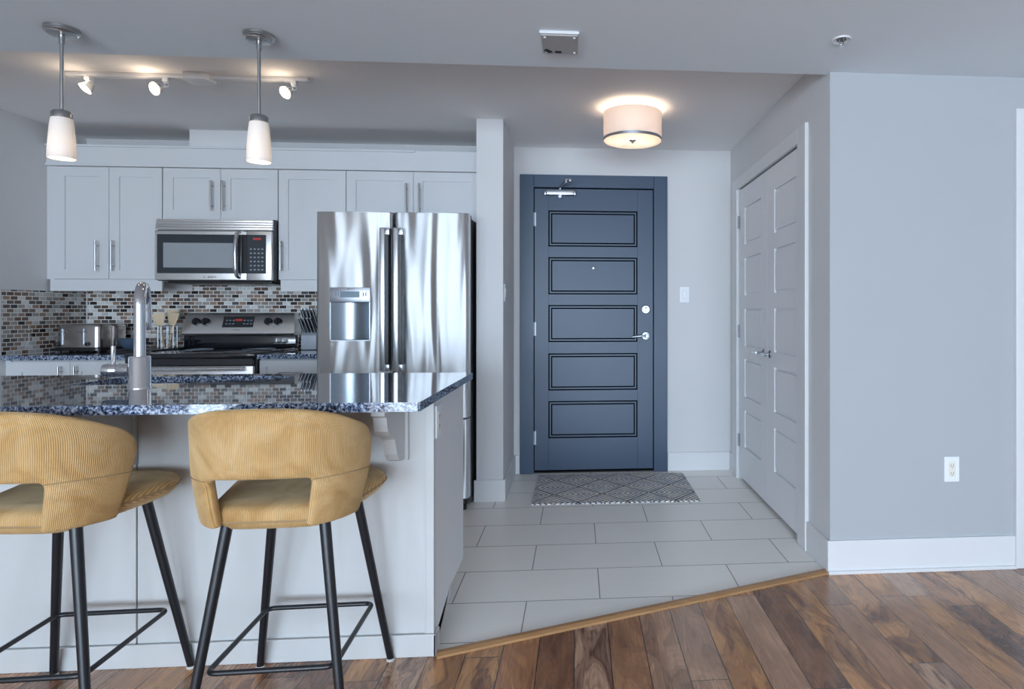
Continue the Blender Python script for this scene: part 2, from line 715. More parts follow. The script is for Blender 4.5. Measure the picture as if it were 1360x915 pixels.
# ------------------------------------------------------------------ the room
XL, XR = -3.46, 3.6
YB = 4.61
YF = 2.79              # where the lower living-room ceiling stops
Z1, Z2 = 2.306, 2.42
XC = 1.155             # closet wall
YR = 2.76              # right wall that faces the room
T0, T1 = (-0.497, 2.2), (1.155, 2.775)     # tile / wood line

CY0L = 3.128
struct(MB().prism([(T0[0], T0[1]), (XC, T1[1]), (XC, CY0L), (XC + .09, CY0L), (XC + .09, YB), (XL, YB), (XL, T0[1])], -0.08, 0.0).build('floor_entry', 'floor_tile'))
struct(MB().prism([(XL, BACK_Y), (XR, BACK_Y), (XR, YR), (XC, YR), (T1[0], T1[1]), (T0[0], T0[1]), (XL, T0[1])], -0.08, 0.0).build('floor', 'wood_floor'))
struct(MB().box(XL - .1, BACK_Y - .1, Z1, XR + .1, YF, 2.62).build('ceiling', 'ceiling_paint'))
struct(MB().box(XL - .1, YF, Z2, XC + .1, YB + .1, 2.62).build('ceiling_kitchen', 'ceiling_paint_kitchen'))
lw = MB()
le = [BACK_Y] + [e for p in LWIN for e in p] + [YB + .1]
for a, b_ in zip(le[0::2], le[1::2]):
    lw.box(XL - .1, a, -.05, XL, b_, 2.5)
for a, b_ in LWIN:
    lw.box(XL - .1, a, -.05, XL, b_, .1).box(XL - .1, a, 2.2, XL, b_, 2.5)
struct(lw.build('wall_left', 'wall_paint_entry'))
for k, (a, b_) in enumerate(LWIN):
    f = MB()
    for y in (a, (a + b_) / 2 - .02, b_ - .05):
        f.box(XL - .08, y, .1, XL - .02, y + .05, 2.2, .004)
    f.box(XL - .08, a, .1, XL - .02, b_, .15, .004).box(XL - .08, a, 2.15, XL - .02, b_, 2.2, .004)
    struct(f.build('window_%d' % (k + 4), 'trim_white'))
DX0, DX1, DZ1 = -0.340, 0.577, 2.130       # entry door opening
struct(MB().box(XL, YB, 0, DX0, YB + .1, 2.5).box(DX1, YB, 0, XC, YB + .1, 2.5).box(DX0, YB, DZ1, DX1, YB + .1, 2.5).build('wall_back', 'wall_paint_entry'))
CY0, CY1, CZ1 = 3.128, 4.366, 2.082        # closet opening
struct(MB().box(XC, YR, 0, XC + .1, CY0, 2.5).box(XC, CY1, 0, XC + .1, YB + .1, 2.5).box(XC, CY0, CZ1, XC + .1, CY1, 2.5)
       .box(XC + .09, CY0, 0, XC + .1, CY1, CZ1).build('wall_closet', 'wall_paint_entry'))
RDX = 2.115                                # doorway at the far right
struct(MB().box(XC, YR - .002, 0, XC + .1, YR, 2.4).box(XC + .1, YR - .002, 0, RDX, YR + .1, 2.4).box(RDX, YR, 2.10, 3.02, YR + .1, 2.4).box(3.02, YR, 0, XR, YR + .1, 2.4).build('wall_front_right', 'wall_paint_dimmed'))
struct(MB().box(XR, BACK_Y, -.05, XR + .1, YR + .1, 2.5).build('wall_right', 'wall_paint_dimmed'))
wb = MB()
edges = [XL] + [e for p in WIN for e in p] + [XR]
for a, b_ in zip(edges[0::2], edges[1::2]):
    wb.box(a, BACK_Y - .1, -.05, b_, BACK_Y, 2.4)
for a, b_ in WIN:
    wb.box(a, BACK_Y - .1, -.05, b_, BACK_Y, 0.1).box(a, BACK_Y - .1, 2.2, b_, BACK_Y, 2.4)
struct(wb.build('wall_windows', 'wall_paint_dimmed'))
for k, (a, b_) in enumerate(WIN):
    f = MB()
    for x in (a, (a + b_) / 2 - .02, b_ - .05):
        f.box(x, BACK_Y - .08, .1, x + .05, BACK_Y - .02, 2.2, .004)
    f.box(a, BACK_Y - .08, .1, b_, BACK_Y - .02, .15, .004).box(a, BACK_Y - .08, 2.15, b_, BACK_Y - .02, 2.2, .004)
    struct(f.build('window_%d' % (k + 1), 'trim_white'))
# wing wall beside the refrigerator
struct(MB().box(-0.642, 3.95, 0, -0.475, YB, Z2).build('wall_wing', 'wall_paint_entry'))
# duct box above the cabinets
struct(MB().box(-2.60, 4.33, 2.20, -2.22, YB, Z2).build('trim_1', 'trim_white'))


def baseboard(name, x0, y0, x1, y1, h=0.145, th=0.014):
    """along a wall segment; thickness grows to the given box"""
    o = MB().box(x0, y0, 0, x1, y1, h, .003).build(name, 'trim_white')
    return struct(o)


baseboard('baseboard_back_right', 0.672, YB - .014, XC, YB, .138)
baseboard('baseboard_back_left', -0.475, YB - .014, -0.432, YB, .138)
baseboard('baseboard_wing_front', -0.656, 3.936, -0.461, 3.95, .138)
baseboard('baseboard_wing_side', -0.475, 3.95, -0.461, YB - .014, .138)
baseboard('baseboard_closet_near', XC - .014, YR, XC, 3.018, .150)
baseboard('baseboard_closet_far', XC - .014, 4.485, XC, YB - .014, .138)
o = MB().box(XC - .014, YR - .014, 0, 2.045, YR, .152, .003).box(XC - .014, YR - .026, 0, 2.045, YR - .013, .016, .003).build('baseboard_front_right', 'trim_white')
struct(o)

# transition strip between tile and planks
d = (Vector(T1) - Vector(T0)).normalized()
nrm = Vector((-d.y, d.x))
tb = MB()
rs = []
for t in (0.0, (Vector(T1) - Vector(T0)).length - .004):
    c = Vector(T0) + d * t
    ring = []
    for u, z in ((-.024, .0), (-.020, .006), (-.004, .011), (.012, .011), (.022, .007), (.022, 0.0)):
        p = c + nrm * u
        ring.append((p.x, p.y, z))
    rs.append(ring)
tb.rings(rs)
struct(tb.build('trim_2', 'strip_wood'))

# far right door casing and door
cs = MB().box(2.045, YR - .02, 0, 2.117, YR, 2.155, .003).box(2.117, YR - .02, 2.085, 3.018, YR, 2.155, .003).box(3.018, YR - .02, 0, 3.09, YR, 2.155, .003)
struct(cs.build('trim_3', 'trim_white'))
struct(MB().box(2.118, YR + .02, .006, 3.017, YR + .06, 2.095, .003).build('door_4', 'trim_white'))

# ------------------------------------------------------------------ entry door
cas = MB()
cas.box(-.430, YB - .022, 0, DX0 + .012, YB, DZ1 + .085, .003).box(DX1 - .012, YB - .022, 0, .668, YB, DZ1 + .085, .003)
cas.box(DX0 + .012, YB - .022, DZ1 - .010, DX1 - .012, YB, DZ1 + .085, .003)
struct(cas.build('trim_4', 'door_paint'))
# jamb + stop inside the opening
jb = MB().box(DX0, YB, 0, DX0 + .010, YB + .1, DZ1).box(DX1 - .010, YB, 0, DX1, YB + .1, DZ1).box(DX0, YB, DZ1 - .010, DX1, YB + .1, DZ1)
jb.box(DX0, YB + .095, 0, DX1, YB + .1, DZ1)
struct(jb.build('trim_5', 'door_groove'))
DY = YB - .004
door = structroot('door_1', (0.118, DY, 0))
ox0, ox1 = DX0 + .017, DX1 - .017
rows = [(.258, .534), (.613, .889), (.973, 1.249), (1.328, 1.605), (1.684, 1.952)]
gw = .0095
xs = [ox0, -.222, -.222 + gw, -.222 + .020, -.222 + .020 + gw, .444 - .020 - gw, .444 - .020, .444 - gw, .444, ox1]
zs = [.022]
for a, b_ in rows:
    zs += [a, a + gw, a + .020, a + .020 + gw, b_ - .020 - gw, b_ - .020, b_ - gw, b_]
zs += [DZ1 - .017]


def dep(i, j):
    jj = (j - 1) % 8 if 1 <= j < len(zs) - 2 + 1 else None
    if j == 0 or j == len(zs) - 2:
        return 0.0
    k = (j - 1) % 8
    if k == 7:
        return 0.0
    ri = min(i - 1, 7 - i) if 1 <= i <= 7 else -1
    rj = min(k, 6 - k)
    if ri < 0:
        return 0.0
    r = min(ri, rj)
    return [.011, .002, .011, .001][r]


leaf = MB().relief(xs, zs, dep, .045, front(DY)).build('door_leaf', ['door_paint', 'door_groove'], door)
for p in leaf.data.polygons:           # the two grooves around each panel take a near-black material
    if .004 < p.center.y < .03 and (p.normal.y > -0.9 or abs(p.center.y - .011) < .002) and abs(p.center.x) < .36:
        p.material_index = 1
# stile/rail joints
st = MB()
for x in (-.222, .444):
    for z0, z1 in [(.022, .258), (1.952, DZ1 - .017)] + [(rows[k][1], rows[k + 1][0]) for k in range(4)]:
        st.box(x - .0007, DY - .0006, z0, x + .0007, DY + .001, z1)
st.build('rail_joint', 'door_groove', door)
for z in (.264, 1.071, 1.884):
    h = MB()
    h.lathe([(.0065, -.05), (.0065, .05)], (DX0 + .012, DY - .010, z), n=12)
    h.box(DX0 + .010, DY - .006, z - .05, DX0 + .028, DY - .001, z + .05)
    h.build('hinge', 'hinge_metal', door, True)
MB().lathe([(.007, 0), (.014, .0), (.014, .006), (.009, .008), (.006, .004)], (.112, DY, 1.524), 'Y', 20).build('peephole', 'lock_metal', door, True)
h = MB().lathe([(.033, 0), (.033, .006), (.028, .012), (.012, .013), (.012, .016)], (.506, DY, 1.216), 'Y', 28)
h.box(.500, DY - .034, 1.200, .512, DY - .012, 1.232, .003)
h.build('deadbolt', 'lock_metal', door, True)
h = MB().lathe([(.033, 0), (.033, .006), (.028, .012), (.012, .014), (.011, .045)], (.506, DY, 1.018), 'Y', 28)
h.tube([(.506, DY - .044, 1.018), (.470, DY - .048, 1.018), (.430, DY - .046, 1.015), (.400, DY - .040, 1.010)], [.010, .009, .008, .0065], 10)
h.build('lever_handle', 'lock_metal', door, True)
cl = MB().box(-.238, DY - .045, 2.058, -.030, DY, 2.100, .008, 3)
cl.box(-.250, DY - .040, 2.060, -.236, DY - .004, 2.094, .004).box(-.032, DY - .040, 2.060, -.018, DY - .004, 2.094, .004)
cl.lathe([(.013, 0), (.013, .006)], (-.134, DY - .043, 2.050), 'Y', 18)
cl.lathe([(.012, 2.10), (.012, 2.118)], (-.134, DY - .022, 0), n=14)
closer = cl.build('door_closer', 'lock_metal', door, True)
ar = MB().tube([(-.134, DY - .022, 2.118), (-.118, DY - .09, 2.128), (-.088, DY - .17, 2.138)], .008, 8)
ar.tube([(-.088, DY - .17, 2.138), (-.078, DY - .06, 2.162), (-.068, YB - .028, 2.176)], .006, 8)
ar.lathe([(.010, 2.126), (.010, 2.150)], (-.088, DY - .17, 0), n=12)
ar.box(-.086, YB - .032, 2.166, -.052, YB - .020, 2.186, .003)
ar.build('closer_arm', 'satin_silver', closer, True)
MB().box(DX0 + .012, DY + .002, 0.0, DX1 - .012, YB + .06, .008).build('threshold', 'dark_void', door)

# ------------------------------------------------------------------ closet double door
cas = MB()
cas.box(XC - .02, 3.018, 0, XC, CY0 + .004, 2.155, .003).box(XC - .02, CY1 - .004, 0, XC, 4.487, 2.155, .003)
cas.box(XC - .02, CY0 + .004, CZ1 - .004, XC, CY1 - .004, 2.155, .003)
struct(cas.build('trim_6', 'trim_white'))
rows_c = [(.252, .512), (.606, .872), (.960, 1.221), (1.314, 1.575), (1.669, 1.926)]


def closet_leaf(name, y0, y1, p0, p1, hinge_y, handle_y, hdir):
    root = structroot(name, (XC, (y0 + y1) / 2, 0))
    g = .016
    xs = [y0, p0, p0 + g, p1 - g, p1, y1]
    zs = [.022]
    for a, b_ in rows_c:
        zs += [a, a + g, b_ - g, b_]
    zs += [CZ1 - .012]

    def dep(i, j):
        if j == 0 or j == len(zs) - 2:
            return 0
        k = (j - 1) % 4
        if k == 3 or i in (0, 4):
            return 0
        ring = i in (1, 3) or k in (0, 2)
        return .012 if ring else .004
    MB().relief(xs, zs, dep, .035, facing_left(XC + .004)).build('door_leaf', 'closet_white', root)
    for z in (.280, 1.06, 1.842):
        h = MB().lathe([(.0065, -.045), (.0065, .045)], (XC - .004, hinge_y, z), n=10)
        h.box(XC - .003, min(hinge_y, hinge_y + hdir * .024), z - .045, XC + .006, max(hinge_y, hinge_y + hdir * .024), z + .045)
        h.build('hinge', 'hinge_metal', root, True)
    rot = Matrix.Rotation(-math.pi / 2, 3, 'Y')
    h = MB().lathe([(.026, 0), (.026, .006), (.020, .010), (.010, .012), (.009, .050)], (XC + .004, handle_y, .944), rot, 22)
    h.tube([(XC - .044, handle_y, .944), (XC - .050, handle_y + hdir * .05, .945), (XC - .044, handle_y + hdir * .105, .942)], [.009, .008, .006], 10)
    h.build('lever_handle', 'chrome', root, True)
    return root


closet_leaf('door_2', 3.722, CY1 - .010, 3.846, 4.229, CY1 - .006, 3.785, 1)
closet_leaf('door_3', CY0 + .010, 3.718, 3.212, 3.580, CY0 + .006, 3.655, -1)

# ------------------------------------------------------------------ backsplash
struct(MB().box(XL, YB - .008, .937, -1.56, YB, 1.345).box(-2.745, YB - .008, 1.345, -2.0, YB, 1.405).build('trim_7', 'mosaic'))
struct(MB().box(XL, 3.955, .937, XL + .008, YB - .009, 1.336).build('trim_8', 'mosaic'))
struct(MB().box(XL, 3.944, .937, XL + .010, 3.955, 1.337).box(XL + .006, YB - .014, .937, XL + .013, YB - .008, 1.340).build('trim_9', 'trim_white'))

# ------------------------------------------------------------------ cabinets
UF = 4.28              # front of the upper doors
UB = YB - .001


def bar_pull(parent, x, z, y, L=.20, horiz=False):
    o = MB()
    if horiz:
        o.tube([(x - L / 2, y - .032, z), (x + L / 2, y - .032, z)], .006, 12)
        for k in (-1, 1):
            o.tube([(x + k * L * .33, y, z), (x + k * L * .33, y - .032, z)], .0045, 8)
    else:
        o.tube([(x, y - .032, z - L / 2), (x, y - .032, z + L / 2)], .006, 12)
        for k in (-1, 1):
            o.tube([(x, y, z + k * L * .33), (x, y - .032, z + k * L * .33)], .0045, 8)
    return o.build('bar_handle', 'nickel', parent, True)


def shaker(parent, x0, x1, z0, z1, y, name='door', rail=.062):
    xs = [x0, x0 + rail, x1 - rail, x1]
    zs = [z0, z0 + rail, z1 - rail, z1]
    return MB().relief(xs, zs, lambda i, j: .009 if (i, j) == (1, 1) else 0.0, .02, front(y)).build(name, 'cabinet_white', parent)


def upper(label, x0, x1, z0, z1, doors, pulls, filler=None, valance=None, pullL=.20):
    c = thing('wall_cabinet', label, 'cabinet', ((x0 + x1) / 2, UF + .02, z0))
    bx = MB().box(x0, UF + .021, z0, x1, UB, z1)
    if filler:
        bx.box(filler[0], UF + .003, z0, filler[1], UF + .021, z1)
    bx.build('carcass', 'cabinet_white', c)
    for (a, b_), (px, pz) in zip(doors, pulls):
        dd = shaker(c, a + .0015, b_ - .0015, z0 + .002, z1 - .002, UF)
        bar_pull(dd, px, pz, UF, pullL)
    if valance:
        v = MB()
        for (vx0, vx1) in valance:
            v.box(vx0, UF + .004, 1.336, vx1, UF + .022, z0, .001)
        v.build('valance', 'cabinet_white', c)
    return c


UT = 2.152
upper('white shaker wall cabinet with two doors above the toaster', -3.459, -2.741, 1.413, UT,
      [(-3.412, -3.074), (-3.074, -2.742)], [(-3.137, 1.566), (-3.040, 1.566)], filler=(-3.459, -3.412), valance=[(-3.440, -2.745)])
upper('short white wall cabinet with two doors directly above the microwave', -2.739, -2.004, 1.811, UT,
      [(-2.738, -2.372), (-2.372, -2.005)], [(-2.420, 1.968), (-2.346, 1.968)])
upper('white wall cabinet with one tall door between microwave and refrigerator', -2.002, -1.563, 1.413, UT,
      [(-2.002, -1.563)], [(-1.976, 1.572)], valance=[(-1.990, -1.563)])
upper('short white wall cabinet with two doors above the refrigerator', -1.561, -.657, 1.815, UT,
      [(-1.561, -1.118), (-1.118, -.674)], [(-1.160, 1.968), (-1.075, 1.968)])
# white end panel on the left of the fridge
tag(MB().box(-1.583, 3.99, 0.0, -1.565, UB, 1.41).build('end_panel', 'cabinet_white'), 'narrow white cabinet end panel at the left side of the refrigerator', 'panel')
# crown board along all upper cabinets
cr = MB().box(-3.458, UF - .006, 2.157, -.657, UF + .016, 2.292, .001)
cr.box(-3.458, UF - .018, 2.153, -.657, UF + .016, 2.166, .002)
cr.box(-3.458, UF - .018, 2.280, -1.105, UF + .016, 2.294, .002)
tag(cr.build('crown_board', 'cabinet_white'), 'long white crown board running along the tops of the wall cabinets', 'crown moulding')

# base cabinets on the back wall
BF = 3.99


def base(label, x0, x1, doors, drawer=None, filler=None):
    c = thing('base_cabinet', label, 'cabinet', ((x0 + x1) / 2, BF, 0))
    bx = MB().box(x0, BF + .021, .10, x1, UB, .905).box(x0, BF + .08, 0, x1, UB, .10)
    if filler:
        bx.box(filler[0], BF + .003, .10, filler[1], BF + .021, .905)
    bx.build('carcass', 'cabinet_white', c)
    for a, b_, px in doors:
        dd = shaker(c, a + .0015, b_ - .0015, .11, .898, BF)
        bar_pull(dd, px, .77, BF)
    if drawer:
        dr = shaker(c, drawer[0], drawer[1], .745, .898, BF, 'drawer', .04)
        bar_pull(dr, (drawer[0] + drawer[1]) / 2, .82, BF, .14, True)
        shaker(c, drawer[0], drawer[1], .11, .74, BF)
    return c


base('white base cabinet with two doors under the toaster counter', -3.459, -2.75, [(-3.43, -3.09, -3.135), (-3.09, -2.752, -3.045)], filler=(-3.459, -3.43))
base('narrow white base cabinet between the range and the refrigerator', -1.981, -1.585, [], drawer=(-1.979, -1.587))
tag(MB().box(-3.459, 3.96, .907, -2.749, UB - .009, .937, .003).build('countertop', 'granite'), 'dark speckled granite countertop left of the range, under the toaster', 'countertop')
tag(MB().box(-1.982, 3.96, .907, -1.585, UB - .009, .937, .003).build('countertop', 'granite'), 'short dark granite countertop right of the range, under the knife block', 'countertop')

# ------------------------------------------------------------------ microwave
mw = thing('microwave', 'stainless over the range microwave mounted under the short cabinet', 'microwave', (-2.372, 4.4, 1.40))
MF = 4.20
MB().box(-2.738, MF + .03, 1.402, -2.006, UB, 1.808, .003).build('body', 'black_plastic', mw)
v = MB()
for k in range(4):
    v.box(-2.738, MF + .004 + .003 * k, 1.738 + .0165 * k, -2.008, MF + .03, 1.7525 + .0165 * k, .003)
v.box(-2.736, MF + .018, 1.735, -2.010, MF + .03, 1.806)
v.build('vent_grille', 'steel', mw, True)
# door
mx0, mx1, mz0, mz1 = -2.738, -2.165, 1.406, 1.728
MB().box(mx0, MF, mz0, mx1, MF + .03, mz1, .005, 3).build('door', 'steel', mw, True)
mdoor = mw.children[-1]
MB().box(-2.722, MF - .003, 1.450, -2.200, MF + .002, 1.704, .0025, 2).build('window_frame', 'smoked_glass', mdoor, True)
MB().box(-2.682, MF - .0045, 1.487, -2.246, MF - .001, 1.648, .001).build('window_screen', 'screen_grey', mdoor)
text('lettering', 'BOSCH', .016, (-2.382, MF - .001, 1.426), FACE, 'logo_dark', mdoor)
lg = MB().tube([(-2.430 + .0055 * math.cos(a), MF - .0008, 1.426 + .0055 * math.sin(a)) for a in [2 * math.pi * k / 16 for k in range(16)]], .0008, 6, closed=True)
lg.build('emblem', 'logo_dark', mdoor)
hd = MB()
pts = [(-2.212, MF, 1.715), (-2.212, MF - .028, 1.706), (-2.212, MF - .042, 1.66), (-2.212, MF - .048, 1.57), (-2.212, MF - .042, 1.48), (-2.212, MF - .028, 1.434), (-2.212, MF, 1.425)]
hd.tube(pts, .0125, 12)
hd.build('handle', 'handle_steel', mdoor, True)
MB().box(-2.163, MF, 1.406, -2.010, MF + .03, 1.728, .004, 2).build('control_panel', 'steel', mw, True)
cp = mw.children[-1]
MB().box(-2.198, MF - .002, 1.450, -2.158, MF + .02, 1.704).build('door_gap', 'black_plastic', mw)
MB().box(-2.160, MF - .003, 1.450, -2.042, MF + .002, 1.704, .002).build('keypad', 'smoked_glass', cp)
ky = MB()
for r in range(6):
    for c_ in range(4):
        ky.box(-2.143 + c_ * .024, MF - .0038, 1.470 + r * .027, -2.143 + c_ * .024 + .013, MF - .002, 1.470 + r * .027 + .010)
ky.build('keypad_marks', 'key_grey', cp)
ds = MB()
for k in range(4):
    ds.box(-2.122 + k * .013, MF - .0038, 1.670, -2.122 + k * .013 + .009, MF - .002, 1.684)
ds.build('clock_display', 'red_digits', cp)
MB().box(-2.68, MF + .04, 1.385, -2.03, UB - .05, 1.403, .003).build('underside', 'black_plastic', mw)

# ------------------------------------------------------------------ range
rg = thing('range', 'stainless electric range with black glass cooktop and slanted control panel', 'range', (-2.365, 4.25, 0))
RX0, RX1, RF = -2.745, -1.985, 3.945
MB().box(RX0, RF + .03, .02, RX1, 4.58, .915, .003).build('body', 'black_plastic', rg)
MB().box(RX0, RF - .005, .916, RX1, 4.54, .946, .008, 3).build('cooktop', 'black_glass', rg, True)
ck = rg.children[-1]
for x, y, r in ((-2.56, 4.10, .10), (-2.17, 4.10, .085), (-2.56, 4.37, .08), (-2.17, 4.37, .10)):
    MB().tube([(x + r * math.cos(2 * math.pi * k / 28), y + r * math.sin(2 * math.pi * k / 28), .9463) for k in range(28)], .0012, 5, closed=True).build('burner_ring', 'key_grey', ck)
g = MB().prism([(4.50, .946), (4.502, 1.035), (4.56, 1.040), (4.56, .946)], RX0 + .004, RX1 - .004, 'YZ', .002)
g.build('lower_guard', 'black_glass', rg, True)
gp = MB()
rr = []
for (z, y, inset) in ((1.035, 4.482, .0), (1.048, 4.474, .0), (1.175, 4.512, .014), (1.190, 4.525, .018), (1.192, 4.56, .02)):
    rr.append([(RX0 + .002 + inset, y, z), (RX1 - .002 - inset, y, z), (RX1 - .002 - inset, 4.585, z), (RX0 + .002 + inset, 4.585, z)])
gp.rings(rr)
gd = gp.build('control_panel', 'steel', rg, True, 30)


def gface(z):
    return 4.474 + (z - 1.048) / (1.175 - 1.048) * .038


slope = math.atan2(.038, .127)
GR = Matrix.Rotation(math.pi / 2 - slope, 3, 'X')


def gpoint(x, z, off):
    return Vector((x, gface(z), z)) + Vector((0, -math.cos(slope), math.sin(slope))) * off


def gbox(mb, x0, x1, z0, z1, o0, o1, lean=0.0):
    ps = []
    for o_ in (o0, o1):
        ps.append([gpoint(x0, z0, o_), gpoint(x1, z0, o_), gpoint(x1 + lean, z1, o_), gpoint(x0 + lean, z1, o_)])
    mb.rings(ps)


q = MB()
gbox(q, -2.478, -2.272, 1.090, 1.166, -.002, .0025, .004)
q.build('clock_panel', 'black_glass', gd)
q = MB()
for k in range(3):
    for r in range(2):
        for x in (-2.457, -2.338):
            q = MB()
            gbox(q, x + k * .023, x + k * .023 + .012, 1.110 + r * .024, 1.118 + r * .024, .002, .0031)
            q.build('button', 'key_grey', gd)
q = MB()
for k in range(4):
    gbox(q, -2.392 + k * .0115, -2.392 + k * .0115 + .0085, 1.134, 1.148, .002, .0032)
q.build('clock_display', 'red_digits', gd)
q = MB()
gbox(q, -2.402, -2.357, 1.072, 1.0745, -.001, .0006)
q.build('maker_mark', 'logo_dark', gd)
for x in (-2.650, -2.588, -2.168, -2.103):
    k = MB().lathe([(.0265, 0), (.025, .020), (.021, .024)], gpoint(x, 1.128, 0), GR, 24)
    gbox(k, x - .0035, x + .0035, 1.106, 1.150, .020, .030)
    k.build('knob', 'black_plastic', gd, True)
MB().box(RX0 + .004, RF - .002, .872, RX1 - .012, RF + .03, .914, .003).build('front_rail', 'black_glass', rg)
MB().box(RX0 + .004, RF, .25, RX1 - .012, RF + .03, .868, .005).build('oven_door', 'steel', rg, True)
od = rg.children[-1]
for k in range(7):
    MB().box(-2.66 + .094 * k, RF - .001, .858, -2.66 + .094 * k + .055, RF + .002, .862).build('vent_slot', 'slot_dark', od)
MB().box(-2.66, RF - .003, .34, -2.07, RF + .002, .72, .002).build('oven_window', 'black_glass', od)
hd = MB().tube([(-2.70, RF - .045, .856), (-2.04, RF - .045, .856)], .013, 14)
for x in (-2.68, -2.06):
    hd.box(x - .014, RF - .05, .846, x + .014, RF, .866, .003)
hd.build('oven_handle', 'handle_steel', od, True)
MB().box(RX0 + .004, RF, .06, RX1 - .012, RF + .03, .244, .005).build('drawer', 'steel', rg, True)

# ------------------------------------------------------------------ refrigerator
fr = thing('refrigerator', 'tall stainless french door refrigerator with water dispenser by the wing wall', 'refrigerator', (-1.10, 4.2, 0))
FX0, FX1, FY = -1.548, -.660, 3.765
MB().box(FX0 + .006, FY + .085, .03, FX1 - .006, 4.58, 1.782, .004).build('body', 'fridge_side', fr)
MB().box(FX0 + .03, FY + .02, .035, FX1 - .03, FY + .085, .075).build('kick_grille', 'black_plastic', fr)


def rounded_front(mb, x0, x1, z0, z1, y0, y1, hole=None, r=.022):
    """door slab with softly rounded vertical front edges, optional rectangular hole"""
    cur = []
    for k in range(6):
        a = math.pi / 2 * k / 5
        cur.append((x0 + r - r * math.cos(a), y0 + r - r * math.sin(a)))
    mid = [hole[0], hole[1]] if hole else []
    plan = cur + [(x, y0) for x in mid] + [(x0 + x1 - px, py) for px, py in reversed(cur)]
    zl = [z0, z0 + .003] + ([hole[2], hole[3]] if hole else []) + [z1 - .003, z1]
    V = [[mb.bm.verts.new((x, y if z not in (z0, z1) else y + .003, z)) for x, y in plan] for z in zl]
    for j in range(len(zl) - 1):
        for i in range(len(plan) - 1):
            if hole and i == len(cur) and j == 2:
                continue
            mb.bm.faces.new((V[j][i], V[j][i + 1], V[j + 1][i + 1], V[j + 1][i]))
    bk = [[mb.bm.verts.new((x, y1, z)) for x in (x0, x1)] for z in zl]
    for j in range(len(zl) - 1):
        mb.bm.faces.new((bk[j][0], V[j][0], V[j + 1][0], bk[j + 1][0]))
        mb.bm.faces.new((V[j][-1], bk[j][1], bk[j + 1][1], V[j + 1][-1]))
        mb.bm.faces.new((bk[j][1], bk[j][0], bk[j + 1][0], bk[j + 1][1]))
    mb.bm.faces.new([bk[0][0], bk[0][1]] + list(reversed(V[0])))
    mb.bm.faces.new(V[-1] + [bk[-1][1], bk[-1][0]])
    return mb


HX0, HX1, HZ0, HZ1 = -1.461, -1.240, 1.033, 1.258
dl = rounded_front(MB(), FX0, -1.105, .562, 1.795, FY, FY + .075, (HX0, HX1, HZ0, HZ1)).build('left_door', 'fridge_steel', fr, True, 50)
drr = rounded_front(MB(), -1.097, FX1, .562, 1.795, FY, FY + .075).build('right_door', 'fridge_steel', fr, True, 50)
fz = rounded_front(MB(), FX0, FX1, .075, .552, FY, FY + .075).build('freezer_drawer', 'fridge_steel', fr, True, 50)
# dispenser
q = MB()
n_ = 14
zr = [HZ0, HZ1]
arc = [(HX0 + (HX1 - HX0) * k / n_, FY + .004 + .052 * math.sin(math.pi * k / n_)) for k in range(n_ + 1)]
q.rings([[(x, y, z) for x, y in arc] for z in zr], False, False, False)
cv = q.build('dispenser_recess', 'recess_steel', dl, True)
for nm, z in (('dispenser_tray', HZ0 + .001), ('dispenser_top', HZ1 - .001)):
    q = MB()
    q.bm.faces.new([q.bm.verts.new((x, y, z)) for x, y in arc])
    q.build(nm, 'slot_dark', dl)
q = MB().box(HX0 - .006, FY - .006, HZ1, HX1 + .006, FY + .004, 1.346, .003, 2)
q.box(HX0 - .006, FY - .003, HZ0 - .004, HX0, FY + .006, HZ1).box(HX1, FY - .003, HZ0 - .004, HX1 + .006, FY + .006, HZ1)
q.box(HX0 - .006, FY - .003, HZ0 - .006, HX1 + .006, FY + .006, HZ0)
dp = q.build('dispenser_panel', 'satin_silver', dl, True)
MB().box(-1.405, FY - .008, 1.286, -1.294, FY - .004, 1.322, .001).build('dispenser_screen', 'lcd_blue', dp)
for x in (-1.435, -1.420, -1.277, -1.262):
    MB().box(x, FY - .0068, 1.292, x + .008, FY - .005, 1.316).build('button', 'key_grey', dp)
text('lettering', 'BOSCH', .013, (-1.345, FY - .0062, 1.334), FACE, 'logo_dark', dp)


def fridge_handle(parent, x0):
    h_ = MB().box(x0, FY - .058, .85, x0 + .034, FY - .040, 1.697, .008, 3)
    h_.box(x0, FY - .05, 1.66, x0 + .034, FY + .004, 1.697, .004).box(x0, FY - .05, .85, x0 + .034, FY + .004, .885, .004)
    hh = h_.build('door_handle', 'handle_steel', parent, True)
    MB().box(x0 + .030, FY - .052, .89, x0 + .052, FY + .003, 1.655, .002).build('handle_shade', 'slot_dark', hh)  # dark slab standing in for the shade on the bar's inner side
    for z in (1.655, .85):
        MB().box(x0 + .034, FY - .05, z, x0 + .056, FY + .003, z + .041, .003).build('handle_mount', 'handle_steel', hh, True)


fridge_handle(dl, -1.166)
fridge_handle(drr, -1.089)
h_ = MB().tube([(-1.46, FY - .05, .50), (-.72, FY - .05, .50)], .014, 12)
for x in (-1.44, -.74):
    h_.box(x - .014, FY - .05, .488, x + .014, FY + .003, .512, .003)
h_.build('drawer_handle', 'handle_steel', fz, True)
for x in (FX1 - .06, FX0 + .01):
    MB().box(x, FY + .08, 1.782, x + .05, FY + .17, 1.803, .004).build('hinge_cover', 'fridge_side', fr)
for x in (FX0 + .04, FX1 - .04):
    MB().lathe([(.022, 0), (.022, .03), (.012, .034), (.012, .078)], (x, FY + .05, 0), n=16).build('foot', 'black_plastic', fr, True)

